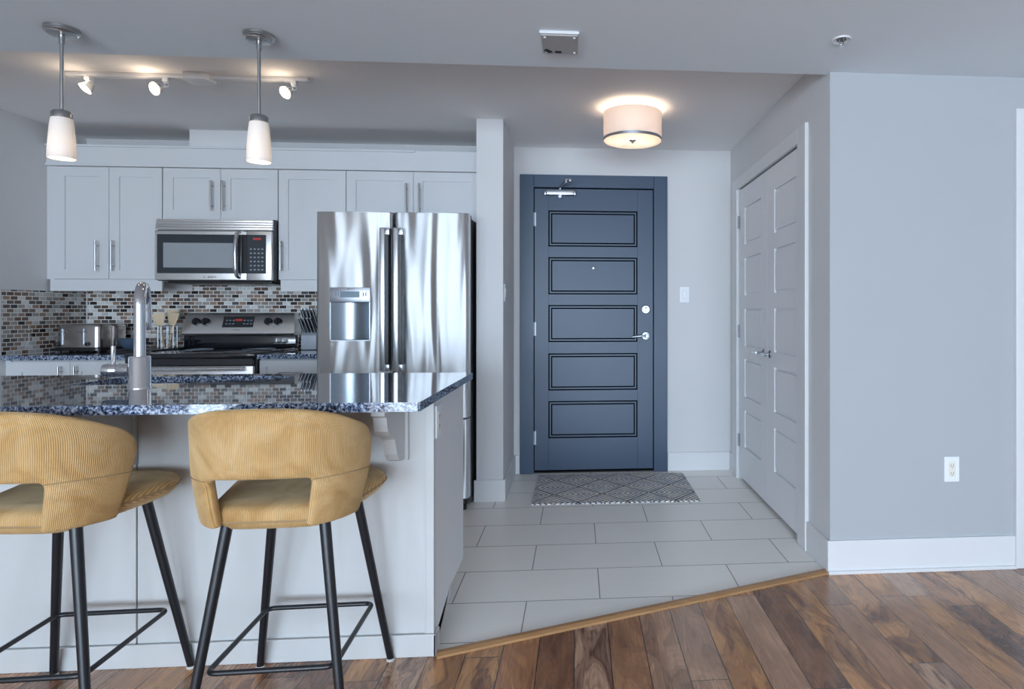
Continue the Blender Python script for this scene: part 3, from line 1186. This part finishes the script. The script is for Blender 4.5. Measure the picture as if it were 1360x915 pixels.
# ------------------------------------------------------------------ island
isl = thing('kitchen_island', 'white panelled kitchen island with corbels, behind the two stools', 'kitchen island', (-1.5, 2.48, 0))
IX0, IX1, IY0, IY1 = -2.56, -.505, 2.205, 2.76
q = MB().box(IX0, IY0 + .014, .0, -.572, IY1 - .08, .70).box(IX0, IY1 - .08, .10, -.572, IY1 - .02, .70).box(IX0, IY0 + .014, .70, -.572, IY0 + .03, .908)
q.box(IX0, IY1 - .04, .70, -.572, IY1 - .02, .908).box(-.592, IY0 + .03, .70, -.572, IY1 - .04, .908)
q.build('carcass', 'cabinet_white', isl)
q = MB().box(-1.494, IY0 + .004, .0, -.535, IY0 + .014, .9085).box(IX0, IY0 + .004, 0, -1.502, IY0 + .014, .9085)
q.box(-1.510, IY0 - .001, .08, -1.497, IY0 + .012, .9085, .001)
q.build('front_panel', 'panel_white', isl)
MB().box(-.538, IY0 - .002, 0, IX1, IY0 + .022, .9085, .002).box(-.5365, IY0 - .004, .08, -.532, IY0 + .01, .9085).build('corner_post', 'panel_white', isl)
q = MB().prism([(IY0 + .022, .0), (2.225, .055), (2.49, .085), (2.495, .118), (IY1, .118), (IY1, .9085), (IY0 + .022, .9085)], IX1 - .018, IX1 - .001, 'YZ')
q.build('side_panel', 'closet_white', isl)  # lighter white than the front, making up for weaker light on this side
MB().box(-.572, IY0 + .03, 0, -.566, IY1 - .08, .14).build('toe_kick', 'panel_white', isl)
q = MB().box(IX0, IY0 - .012, 0, IX1 + .010, IY0 - .0005, .078, .003).box(IX1 - .001, IY0 - .012, 0, IX1 + .010, 2.252, .078, .003)
q.build('baseboard', 'panel_white', isl)
for xc in (-.622, -1.524):
    c = MB()
    prof = [(2.205, .908), (1.965, .908), (1.965, .880), (1.985, .872), (1.990, .850), (2.000, .825), (2.022, .808), (2.050, .800),
            (2.072, .785), (2.085, .760), (2.100, .730), (2.125, .706), (2.150, .696), (2.185, .692), (2.205, .692)]
    c.prism(prof, xc - .021, xc + .021, 'YZ', .001)
    c.box(xc - .036, 1.955, .893, xc + .036, 2.205, .9085, .002)
    c.box(xc - .032, 2.188, .688, xc + .032, 2.206, .9085, .002)
    c.build('corbel', 'panel_white', isl)

# countertop with a rounded sink cut-out
CT = .937
hole = [(-1.857, 2.374), (-1.857, 2.66)]
hole = [(-1.842, 2.668), (-1.22, 2.668), (-1.185, 2.652), (-1.165, 2.62), (-1.168, 2.585), (-1.21, 2.535), (-1.28, 2.488), (-1.38, 2.437),
        (-1.48, 2.402), (-1.58, 2.384), (-1.70, 2.378), (-1.842, 2.378), (-1.855, 2.39), (-1.855, 2.655)]
outer = [(-2.60, 1.868), (-.476, 1.868), (-.470, 1.874), (-.462, 2.745), (-.468, 2.75), (-2.60, 2.75)]
t = bmesh.new()


def loop(poly, z):
    vs = [t.verts.new((x, y, z)) for x, y in poly]
    es = [t.edges.new((vs[i], vs[(i + 1) % len(vs)])) for i in range(len(vs))]
    return vs, es


allv = []
for z in (CT, CT - .028):
    ov, oe = loop(outer, z)
    hv, he = loop(hole, z)
    bmesh.ops.triangle_fill(t, edges=oe + he, use_beauty=True)
    allv.append((ov, hv))
for k in (0, 1):
    A, B = allv[0][k], allv[1][k]
    for i in range(len(A)):
        j = (i + 1) % len(A)
        t.faces.new((A[i], A[j], B[j], B[i]))
q = MB()
q.join(t)
tag(q.build('countertop', 'granite'), 'polished dark granite island countertop with the sink cut out', 'countertop')
# sink
sk = thing('sink', 'undermount stainless sink set in the island countertop behind the faucet', 'sink', (-1.51, 2.52, .72))
q = MB()
cx, cy = -1.51, 2.53
r0 = [(cx + (x - cx) * 1.02, cy + (y - cy) * 1.02, CT - .029) for x, y in hole]
r1 = [(cx + (x - cx) * 1.0, cy + (y - cy) * 1.0, CT - .045) for x, y in hole]
r2 = [(cx + (x - cx) * .96, cy + (y - cy) * .94, CT - .18) for x, y in hole]
r3 = [(cx + (x - cx) * .88, cy + (y - cy) * .85, CT - .20) for x, y in hole]
q.rings([r0, r1, r2, r3], False, True)
q.build('basin', 'steel', sk, True)
MB().lathe([(.04, 0), (.04, .003), (.03, .004), (.01, .002)], (-1.52, 2.54, CT - .20), n=24).build('drain', 'chrome', sk, True)

# faucet
fx, fy = -1.532, 2.275
fc = thing('faucet', 'tall chrome gooseneck pull down faucet standing on the island counter', 'faucet', (fx, fy, CT))
MB().lathe([(.034, CT), (.034, CT + .004), (.0325, CT + .006), (.0325, CT + .108), (.030, CT + .112), (.019, CT + .113)], (fx, fy, 0), n=32).build('base', 'chrome', fc, True)
pts = [(fx, fy, CT + .110), (fx, fy, 1.228)]
for k in range(1, 15):
    a = math.pi * k / 14
    pts.append((fx - .032 * (1 - math.cos(a)), fy + .063 * (1 - math.cos(a)), 1.228 + .068 * math.sin(a)))
pts.append((fx - .064, fy + .126, 1.215))
MB().tube(pts, .0175, 20).build('neck', 'chrome', fc, True)
MB().lathe([(.0180, 1.216), (.0195, 1.21), (.0185, 1.145), (.016, 1.138), (.012, 1.138)], (fx - .064, fy + .126, 0), n=20).build('spray_head', 'chrome', fc, True)
MB().lathe([(.0225, -.115), (.0235, -.110), (.0235, -.070), (.0222, -.068), (.0235, -.066), (.0235, -.028)], (fx, fy, 1.0), 'X', 24).build('valve', 'chrome', fc, True)
vl = fc.children[-1]
MB().tube([(fx - .088, fy, 1.018), (fx - .085, fy - .004, 1.085)], [.0065, .0075], 12).build('lever', 'chrome', vl, True)

# ------------------------------------------------------------------ counter stools
def stool():
    root = thing('counter_stool', '', 'stool', (0, 0, 0), 'corduroy counter stools at the island')
    # --- back shell: an arched band wrapped around the seat
    ZB = .618
    SO, VO = .36, .42
    ss = sorted(set([round(-1 + k * .08, 4) for k in range(0, 10)] + [-SO, -.18, -.09, 0, .09, .18, SO] + [round(1 - k * .08, 4) for k in range(0, 10)]))
    ss = [x for x in ss if not (SO < abs(x) < SO + .05)]
    vs = [0, .06, .13, .22, .33, VO, .50, .60, .70, .80, .88, .94, 1.0]

    def pos(s_, v_):
        t1 = math.radians(79 + 11 * min(v_, .7) / .7)
        if v_ > .8:
            t1 -= math.radians(10) * ((v_ - .8) / .2) ** 2
        tt = s_ * t1
        wv = .220 + .020 * min(v_ / .5, 1.0)
        bw = 1 - .02 * max(0, 1 - v_ / .24) ** 2
        n_ = 2.0 / 2.5
        sx, cx_ = math.sin(tt), math.cos(tt)
        x = wv * bw * math.copysign(abs(sx) ** n_, sx)
        y = .000 - (.235 * bw) * math.copysign(abs(cx_) ** n_, cx_)
        y -= .022 * v_
        ztop = .948 - .072 * abs(s_) ** 2.2
        zbot = ZB - .006 * abs(s_)
        return Vector((x - .010, y, zbot + v_ * (ztop - zbot)))
    m_ = MB()
    uvl = m_.bm.loops.layers.uv.new('UVMap')
    V = {}
    U = {}
    for i, s_ in enumerate(ss):
        for j, v_ in enumerate(vs):
            V[i, j] = m_.bm.verts.new(pos(s_, v_))
    # arc length at mid height as the ribs' coordinate
    acc = 0
    prev = None
    for i, s_ in enumerate(ss):
        p = pos(s_, .7)
        if prev is not None:
            acc += (p - prev).length
        prev = p
        U[i] = acc
    for i in range(len(ss) - 1):
        for j in range(len(vs) - 1):
            mid = (ss[i] + ss[i + 1]) / 2
            if abs(mid) < SO and vs[j + 1] <= VO + 1e-6:
                continue
            f = m_.bm.faces.new((V[i, j], V[i + 1, j], V[i + 1, j + 1], V[i, j + 1]))
            for l, (a, b_) in zip(f.loops, ((i, j), (i + 1, j), (i + 1, j + 1), (i, j + 1))):
                l[uvl].uv = (U[a], V[a, b_].co.z)
    for v_ in [v for v in m_.bm.verts if not v.link_faces]:
        m_.bm.verts.remove(v_)
    back = m_.build('backrest', 'corduroy', root, True, 180)
    # keep the outside face outward: normals away from the seat centre
    me = back.data
    c0 = me.polygons[0]
    if Vector(c0.normal).dot(Vector((c0.center.x, c0.center.y, 0))) < 0:
        me.flip_normals()
    md = back.modifiers.new('thick', 'SOLIDIFY')
    md.thickness = .034
    md.offset = -1
    md = back.modifiers.new('soft', 'SUBSURF')
    md.levels = 2
    md.render_levels = 2
    # seams from the opening's corners out to the front edges
    for sg in (-1, 1):
        pts_ = []
        for k in range(13):
            s_ = sg * (SO + (1 - SO) * k / 12)
            p = pos(s_, VO + .07 * k / 12)
            out = Vector((p.x, p.y - .02, 0)).normalized()
            pts_.append(p + out * .0005)
        MB().tube(pts_, .0016, 6).build('seam', 'piping', back, True)
    # --- seat
    m_ = MB()
    uvl = m_.bm.loops.layers.uv.new('UVMap')
    prof = [(.62, .606), (.80, .611), (.92, .623), (.985, .640), (1.0, .650), (.994, .658), (.965, .668), (.86, .676), (.62, .676), (.32, .672)]
    n = 56

    def plan(a, k):
        ca, sa = math.cos(a), math.sin(a)
        e = 2 / 4.0
        x = .233 * math.copysign(abs(ca) ** e, ca)
        y = (.226 if sa > 0 else .192) * math.copysign(abs(sa) ** e, sa)
        x *= .82 + .18 * min(max((y + .08) / .2, 0), 1)
        return x * k, y * k
    R = []
    for k, z in prof:
        ring = []
        for i in range(n):
            x, y = plan(2 * math.pi * i / n, k)
            low = -.016 * min(max((-y - .05) / .12, 0), 1) * max(k - .62, 0) / .38 if z < .655 else 0.0
            ring.append(m_.bm.verts.new((x, y + .003, z + low + .008 * (y / .2) * (1 if y > 0 else .3))))
        R.append(ring)
    for a, b_ in zip(R[:-1], R[1:]):
        for i in range(n):
            j = (i + 1) % n
            m_.bm.faces.new((a[i], a[j], b_[j], b_[i]))
    c = m_.bm.verts.new((0, .003, .671))
    for i in range(n):
        m_.bm.faces.new((R[-1][i], R[-1][(i + 1) % n], c))
    m_.bm.faces.new(list(reversed(R[0])))
    for f in m_.bm.faces:
        for l in f.loops:
            l[uvl].uv = (l.vert.co.x, l.vert.co.y)
    seat = m_.build('seat', 'corduroy', root, True, 180)
    ring = [(x, y + .003, .650 + (-.016 * min(max((-y - .05) / .12, 0), 1)) + .008 * (y / .2) * (1 if y > 0 else .3)) for x, y in [plan(2 * math.pi * i / n, 1.001) for i in range(n)]]
    MB().tube(ring, .0028, 6, closed=True).build('piping', 'piping', seat, True)
    # --- legs
    fz_, tz = 0.0, .632
    foot = {(-1, -1): (-.209, -.215), (1, -1): (.209, -.215), (-1, 1): (-.213, .238), (1, 1): (.213, .238)}
    top = {(-1, -1): (-.117, -.160), (1, -1): (.137, -.160), (-1, 1): (-.124, .140), (1, 1): (.124, .140)}
    for k in foot:
        f_, t_ = foot[k], top[k]
        p0 = Vector((f_[0], f_[1], .006))
        p1 = Vector((t_[0], t_[1], tz))
        lg = MB().tube([p0, p0.lerp(p1, .5), p1], [.0115, .0135, .0152], 16).build('leg', 'leg_black', root, True)
        MB().lathe([(.0135, 0), (.0145, .003), (.0125, .008)], (f_[0], f_[1], 0), n=16).build('foot_pad', 'felt_grey', lg, True)
    # --- footrest ring
    zf = .222
    cs_ = []
    for k in ((-1, -1), (1, -1), (1, 1), (-1, 1)):
        f_, t_ = Vector(foot[k]), Vector(top[k])
        p = f_.lerp(t_, zf / tz)
        p = p - Vector((k[0], k[1])) * .014
        cs_.append(p)
    pts_ = []
    for i in range(4):
        a, p, b_ = cs_[i - 1], cs_[i], cs_[(i + 1) % 4]
        d0, d1 = (a - p).normalized(), (b_ - p).normalized()
        r = .028
        for k in range(7):
            u = k / 6
            q_ = (p + d0 * r) * (1 - u) ** 2 + p * 2 * u * (1 - u) + (p + d1 * r) * u ** 2
            pts_.append((q_.x, q_.y, zf))
    MB().tube(pts_, .0075, 10, closed=True).build('footrest', 'leg_black', root, True)
    return root


st0 = stool()
st0['label'] = 'mustard corduroy counter stool standing whole in view before the island'
st1 = copy_tree(st0)
st0.location = (-.852, 1.938, 0)
st0.rotation_euler = (0, 0, math.radians(2.0))
st1.location = (-1.512, 1.942, 0)
st1.rotation_euler = (0, 0, math.radians(2.0))
for ch in st1.children:                 # its seat is turned a little further than its legs
    if ch.name.startswith(('seat', 'backrest')):
        ch.rotation_euler = (0, 0, math.radians(-5.5))
st1['label'] = 'mustard corduroy counter stool in front of the faucet, cut off by the left picture edge'

# ------------------------------------------------------------------ counter objects
ts = thing('toaster', 'brushed steel four slot toaster on the counter in the left corner', 'toaster', (-3.24, 4.35, CT))
ts.rotation_euler = (0, 0, 0)


def rbox(mb, x0, x1, y0, y1, z0, z1, r, topr):
    """rounded toaster section: rounded plan and rounded shoulders"""
    def ring(k, z):
        a0, a1, b0, b1 = x0 + k, x1 - k, y0 + k, y1 - k
        rr_ = max(r - k, .004)
        ring_ = []
        for cx_, cy_, s0 in ((a1 - rr_, b1 - rr_, 0), (a0 + rr_, b1 - rr_, 1), (a0 + rr_, b0 + rr_, 2), (a1 - rr_, b0 + rr_, 3)):
            for q_ in range(6):
                a = math.pi / 2 * (s0 + q_ / 5)
                ring_.append((cx_ + rr_ * math.cos(a), cy_ + rr_ * math.sin(a), z))
        return ring_
    rs_ = [ring(0, z0)]
    for q_ in range(6):
        a = math.pi / 2 * q_ / 5
        rs_.append(ring(topr * (1 - math.cos(a)), z1 - topr + topr * math.sin(a)))
    mb.rings(rs_)


q = MB()
rbox(q, -3.385, -3.115, 4.255, 4.385, .963, 1.118, .035, .018)
rbox(q, -3.385, -3.115, 4.385, 4.515, .963, 1.118, .035, .018)
q.build('body', 'toaster_steel', ts, True)
q = MB()
rbox(q, -3.40, -3.10, 4.24, 4.53, .946, .968, .04, .006)
q.build('base', 'black_plastic', ts, True)
q = MB()
for y in (4.300, 4.340, 4.430, 4.470):
    q.box(-3.35, y - .011, 1.1165, -3.15, y + .011, 1.1185)
q.build('slots', 'slot_dark', ts)
for x in (-3.345, -3.215):
    q = MB().box(x - .007, 4.2505, .985, x + .007, 4.257, 1.09, .002)
    q.build('lever_track', 'satin_silver', ts)
    q = MB().box(x - .020, 4.236, 1.064, x + .018, 4.252, 1.074, .003)
    q.build('lever', 'satin_silver', ts)
for x in (-3.375, -3.185):
    MB().lathe([(.013, 0), (.012, .012), (.009, .014)], (x, 4.254, .990), 'Y', 18).build('knob', 'black_plastic', ts, True)
for x in (-3.37, -3.13):
    for y in (4.27, 4.50):
        MB().lathe([(.011, CT), (.011, .948)], (x, y, 0), n=12).build('foot', 'slot_dark', ts)

# black griddle tray, bowl and caddy
tr = MB()
rbox(tr, -3.04, -2.752, 4.20, 4.56, CT, .951, .02, .004)
tag(tr.build('serving_tray', 'black_plastic'), 'flat black tray on the counter between toaster and range', 'tray')
bo = MB().lathe([(.04, .951), (.046, .956), (.070, .980), (.084, 1.022), (.081, 1.023), (.066, .984), (.04, .961)], (-2.935, 4.30, 0), n=28)
tag(bo.build('bowl', 'pan_grey', None, True), 'dark blue grey bowl on the black tray right of the toaster', 'bowl')
cad = thing('utensil_caddy', 'wire caddy holding the wooden spatulas beside the range', 'caddy', (-2.815, 4.45, .951))
q = MB()
cxx, cyy, cr = -2.815, 4.45, .056
for k in range(10):
    a = 2 * math.pi * (k + .3) / 10
    q.tube([(cxx + cr * math.cos(a), cyy + cr * math.sin(a), .952), (cxx + cr * math.cos(a), cyy + cr * math.sin(a), 1.102)], .0028, 6)
for z in (.955, 1.0, 1.05, 1.102):
    q.tube([(cxx + cr * math.cos(2 * math.pi * k / 24), cyy + cr * math.sin(2 * math.pi * k / 24), z) for k in range(24)], .0024, 6, closed=True)
q.build('wire_frame', 'satin_silver', cad, True)
MB().lathe([(.055, .9515), (.055, .954)], (cxx, cyy, 0), n=24).build('base', 'satin_silver', cad)


def spatula(x0, y0, x1, y1, ztop, w_, label, tw=0.0):
    """wooden turner: round handle widening to a flat flared blade"""
    m_ = MB()
    p0, p1 = Vector((x0, y0, .957)), Vector((x1, y1, ztop))
    dd = (p1 - p0).normalized()
    sd = Vector((math.cos(tw), math.sin(tw), 0))
    sd = (sd - dd * sd.dot(dd)).normalized()
    nn = dd.cross(sd)
    rs_ = []
    for u, a, b_ in ((0, .007, .007), (.5, .0075, .006), (.60, .011, .005), (.70, w_ * .62, .0035), (.85, w_ * .86, .003), (.97, w_, .0022), (1.0, w_ * .96, .0015)):
        p = p0.lerp(p1, u)
        rs_.append([p + sd * a * math.cos(2 * math.pi * k / 14) + nn * b_ * math.sin(2 * math.pi * k / 14) for k in range(14)])
    m_.rings(rs_)
    return tag(m_.build('wooden_spatula', 'spoon_wood', None, True), label, 'spatula', 'wooden spatulas in the wire caddy')


spatula(-2.832, 4.440, -2.862, 4.425, 1.190, .040, 'wooden spatula leaning left in the wire caddy', .3)
spatula(-2.815, 4.475, -2.796, 4.470, 1.214, .038, 'tallest wooden spatula, upright in the middle of the wire caddy', 0)
spatula(-2.796, 4.432, -2.752, 4.428, 1.195, .032, 'wooden spatula leaning right in the wire caddy', -.2)

# knife block
kb = thing('knife_block', 'grey knife block between the range and the refrigerator', 'knife block', (-1.845, 4.42, CT))
q = MB().prism([(4.36, CT + .004), (4.36, 1.038), (4.47, 1.10), (4.47, CT + .004)], -1.892, -1.790, 'YZ', .004)
q.build('block', 'block_grey', kb, True)
MB().box(-1.888, 4.364, CT, -1.794, 4.466, CT + .005).build('base', 'black_plastic', kb)
nk = 0
places = ['front row, leftmost', 'front row, second from left', 'front row, third from left', 'front row, rightmost', 'back row, leftmost', 'back row, second from left', 'back row, third from left', 'back row, rightmost']
for r in range(2):
    for k in range(4):
        x = -1.876 + k * .023
        y0 = 4.385 + .045 * r
        z0 = 1.056 + .026 * r
        L = .095 + .035 * r
        p0 = Vector((x, y0, z0))
        p1 = p0 + Vector((-.026 - .006 * r, -.018, L))
        kn = thing('kitchen_knife', 'black and steel handled knife in the knife block, ' + places[nk], 'knife', p0, 'knives in the grey knife block')
        m_ = MB().tube([p0, p0.lerp(p1, .3), p0.lerp(p1, .8), p1], [.0075, .0095, .0105, .009], 10)
        m_.build('handle', 'black_plastic', kn, True)
        m_ = MB().tube([p0.lerp(p1, -.01), p0.lerp(p1, .06)], .0078, 10).tube([p1, p0.lerp(p1, 1.07)], .0085, 10)
        off = Vector((.004, -.0092, 0))
        m_.tube([p0.lerp(p1, .05) + off, p0.lerp(p1, .95) + off], .0026, 6)
        m_.build('bolster', 'satin_silver', kn, True)
        nk += 1

# ------------------------------------------------------------------ lights of the place
WARM = (1.0, 0.78, 0.56)


def pendant(x, y, label):
    r = thing('pendant_light', label, 'pendant light', (x, y, Z1), 'pendant lights over the island')
    MB().lathe([(.057, Z1), (.057, Z1 - .010), (.054, Z1 - .012), (.054, Z1 - .016), (.050, Z1 - .018), (.047, Z1 - .024), (.012, Z1 - .026)], (x, y, 0), n=40).build('canopy', 'nickel', r, True)
    m_ = MB().lathe([(.0062, 1.975), (.0062, Z1 - .02)], (x, y, 0), n=16)
    m_.lathe([(.009, Z1 - .06), (.0095, Z1 - .022)], (x, y, 0), n=16)
    m_.build('rod', 'nickel', r, True)
    MB().lathe([(.010, 1.990), (.028, 1.984), (.033, 1.978), (.033, 1.958), (.030, 1.955)], (x, y, 0), n=36).build('cap', 'nickel', r, True)
    MB().lathe([(.030, 1.957), (.034, 1.955), (.0375, 1.93), (.042, 1.87), (.045, 1.80), (.0425, 1.80), (.0395, 1.87), (.035, 1.93), (.031, 1.952)], (x, y, 0), n=40, cap0=False, cap1=False).build('shade', 'pendant_glass', r, True)
    MB().lathe([(.004, 1.845), (.016, 1.855), (.020, 1.875), (.016, 1.90), (.010, 1.955)], (x, y, 0), n=16).build('bulb', 'bulb_glow', r, True)
    point('bulb_light', (x, y, 1.83), 0.20, WARM, .02, r)
    return r


pendant(-2.005, 2.55, 'brushed nickel pendant light with white glass shade, the left one above the faucet')
pendant(-1.267, 2.55, 'brushed nickel pendant light with white glass shade, the right one beside the track light feed')

tk = thing('track_light', 'white ceiling track light with three lit heads behind the pendants', 'track light', (-2.0, 3.325, Z2))
q = MB().box(-2.587, 3.308, Z2 - .020, -1.402, 3.343, Z2, .003)
q.build('track_rail', 'trim_white', tk)
q = MB().prism([(-2.010, 3.285), (-2.0, 3.27), (-1.90, 3.27), (-1.880, 3.29), (-1.880, 3.36), (-1.90, 3.38), (-2.0, 3.38), (-2.010, 3.36)], Z2 - .036, Z2 - .001, 'XY', .003)
q.build('feed_box', 'trim_white', tk)


def head(x, aim, dx=-.02, dz=-.062):
    c = Vector((x + dx, 3.325, Z2 + dz - .01))
    h = MB().box(x - .014, 3.309, Z2 - .042, x + .014, 3.341, Z2 - .018, .003).lathe([(.013, Z2 - .050), (.013, Z2 - .04)], (x, 3.325, 0), n=14)
    axis = Vector(aim).normalized()
    rot = axis.to_track_quat('Z', 'Y').to_matrix()
    side = Vector((1, 0, 0))
    h.tube([(x + .008, 3.325, Z2 - .048), (x + .010, 3.325, c.z + .01), c + rot @ Vector((.02, 0, -.012))], .0022, 6)
    h.tube([(x - .008, 3.325, Z2 - .048), (x - .008, 3.325, c.z + .012), c + rot @ Vector((-.02, 0, -.012))], .0022, 6)
    hd_ = h.build('lamp_head', 'trim_white', tk, True)
    m_ = MB().lathe([(.010, -.034), (.014, -.024), (.024, -.006), (.032, .014), (.034, .018), (.031, .018), (.022, -.004), (.012, -.022)], c, rot, 24, False, False)
    m_.build('reflector', 'lamp_glass', hd_, True)
    m_ = MB().lathe([(.006, -.020), (.010, -.012), (.017, .004), (.019, .010), (.006, .013)], c, rot, 20)
    m_.build('bulb', 'bulb_glow', hd_, True)
    p = c + axis * .035
    point('lamp_light', p, 0.5, WARM, .02, tk)
    point('lamp_spill', c + Vector((0, -.03, .020)), 0.06, WARM, .012, tk)


head(-2.485, (-.35, -.45, -.65), -.005)
head(-2.108, (-.25, -.75, -.35), -.045)
head(-1.475, (-.3, -.65, -.5), -.035)

dr = thing('drum_light', 'round white fabric drum ceiling light in front of the entry door', 'ceiling light', (.324, 3.67, Z2))
q = MB().lathe([(.174, 2.222), (.174, 2.386), (.1715, 2.386), (.1715, 2.222)], (.324, 3.67, 0), n=64, cap0=False, cap1=False)
q.build('shade', 'drum_fabric', dr, True)
MB().lathe([(.1750, 2.2205), (.1755, 2.236), (.1735, 2.236), (.1735, 2.2205)], (.324, 3.67, 0), n=64, cap0=False, cap1=False).build('trim_band', 'satin_silver', dr, True)
MB().lathe([(.001, 2.226), (.150, 2.227), (.165, 2.224), (.172, 2.221)], (.324, 3.67, 0), n=64, cap0=False, cap1=False).build('diffuser', 'drum_diffuser', dr, True)
MB().lathe([(.004, 2.208), (.007, 2.212), (.009, 2.218), (.020, 2.222), (.021, 2.226)], (.324, 3.67, 0), n=24).build('finial', 'nickel', dr, True)
MB().lathe([(.065, Z2), (.065, Z2 - .018), (.055, Z2 - .024), (.008, Z2 - .025), (.008, 2.228)], (.324, 3.67, 0), n=32).build('canopy', 'trim_white', dr, True)
for a in (0.6, 2.7, 4.8):
    point('bulb_light', (.324 + .08 * math.cos(a), 3.67 + .08 * math.sin(a), 2.32), 0.9, WARM, .025, dr)

# ------------------------------------------------------------------ ceiling and wall fittings
sp = thing('alarm_speaker', 'square grey alarm speaker with a white frame on the ceiling', 'alarm', (-.074, 2.52, Z1))
MB().box(-.152, 2.425, Z1 - .012, .004, 2.615, Z1, .003).build('frame', 'trim_white', sp)
MB().box(-.146, 2.436, Z1 - .016, -.002, 2.609, Z1 - .010, .002).build('face', 'alarm_grey', sp)
for x in (-.132, -.016):
    for y in (2.452, 2.593):
        MB().lathe([(.005, Z1 - .019), (.006, Z1 - .0155)], (x, y, 0), n=10).build('screw', 'screw_white', sp)
MB().prism([(-.142, 2.572), (-.130, 2.560), (-.108, 2.585), (-.124, 2.590)], Z1 - .020, Z1 - .0155).build('strobe_mark', 'black_plastic', sp)
MB().box(-.096, 2.578, Z1 - .020, -.070, 2.590, Z1 - .0155).build('indicator', 'black_plastic', sp)

sr = thing('sprinkler', 'small white fire sprinkler head in the ceiling above the right wall', 'sprinkler', (1.062, 2.42, Z1))
MB().lathe([(.018, Z1 - .002), (.030, Z1 - .003), (.035, Z1 - .006), (.037, Z1)], (1.062, 2.42, 0), n=28, cap0=False).build('escutcheon', 'trim_white', sr, True)
MB().lathe([(.0185, Z1 - .0035), (.0185, Z1 - .0015)], (1.062, 2.42, 0), n=24).build('recess', 'black_plastic', sr)
q = MB()
for k in (-1, 1):
    q.tube([(1.062 + k * .008, 2.42, Z1 - .002), (1.062 + k * .008, 2.42, Z1 - .018), (1.062, 2.42, Z1 - .028)], .0025, 8)
q.lathe([(.010, Z1 - .030), (.010, Z1 - .028)], (1.062, 2.42, 0), n=14)
q.build('sprinkler_body', 'chrome', sr, True)


def wall_plate(name, label, cat, c, axis, kind):
    """decora plate; axis '-y' faces the room, '+x' faces right"""
    r = thing(name, label, cat, c)
    x, y, z = c
    W_, H_ = .036, .058

    def B(u0, d0, z0, u1, d1, z1, bev):
        if axis == '-y':
            return MB().box(x + u0, y - d1, z + z0, x + u1, y - d0, z + z1, bev)
        return MB().box(x + d0, y + u0, z + z0, x + d1, y + u1, z + z1, bev)
    B(-W_, 0, -H_, W_, .006, H_, .002).build('plate', 'plastic_white', r)
    if kind == 'switch':
        B(-.017, .005, -.033, .017, .0075, .033, .001).build('switch_frame', 'trim_white', r)
        B(-.014, .006, -.029, .014, .010, .029, .002).build('rocker', 'plastic_white', r)
    else:
        B(-.017, .005, -.034, .017, .0075, .034, .002).build('socket_face', 'outlet_cream', r)
        q_ = MB()
        for zz in (-.018, .018):
            for uu in (-.006, .006):
                m1 = B(uu - .001, .0072, zz - .004, uu + .001, .0079, zz + .005, 0)
                q_.join(m1.bm)
            m1 = B(-.002, .0072, zz - .011, .002, .0079, zz - .007, 0)
            q_.join(m1.bm)
        q_.build('slots', 'slot_dark', r)
    return r


wall_plate('light_switch', 'white rocker light switch on the wall right of the entry door', 'switch', (.800, YB, 1.327), '-y', 'switch')
wall_plate('light_switch', 'white rocker light switch on the side of the wing wall', 'switch', (-.475, 4.02, 1.322), '+x', 'switch')
wall_plate('wall_outlet', 'white duplex outlet low on the wall at the right', 'outlet', (1.739, YR, .468), '-y', 'outlet')
wall_plate('wall_outlet', 'white outlet on the end panel of the island under the countertop', 'outlet', (IX1 - .001, 2.262, .812), '+x', 'outlet')
wall_plate('wall_outlet', 'white outlet on the mosaic backsplash, half hidden behind the faucet', 'outlet', (-3.06, YB - .008, 1.185), '-y', 'outlet')

# ------------------------------------------------------------------ door mat
mt = MB()
rbox(mt, -.292, .772, 3.852, 4.522, .0, .007, .006, .003)
tag(mt.build('door_mat', 'mat_weave'), 'grey and black diamond patterned mat in front of the entry door', 'mat')
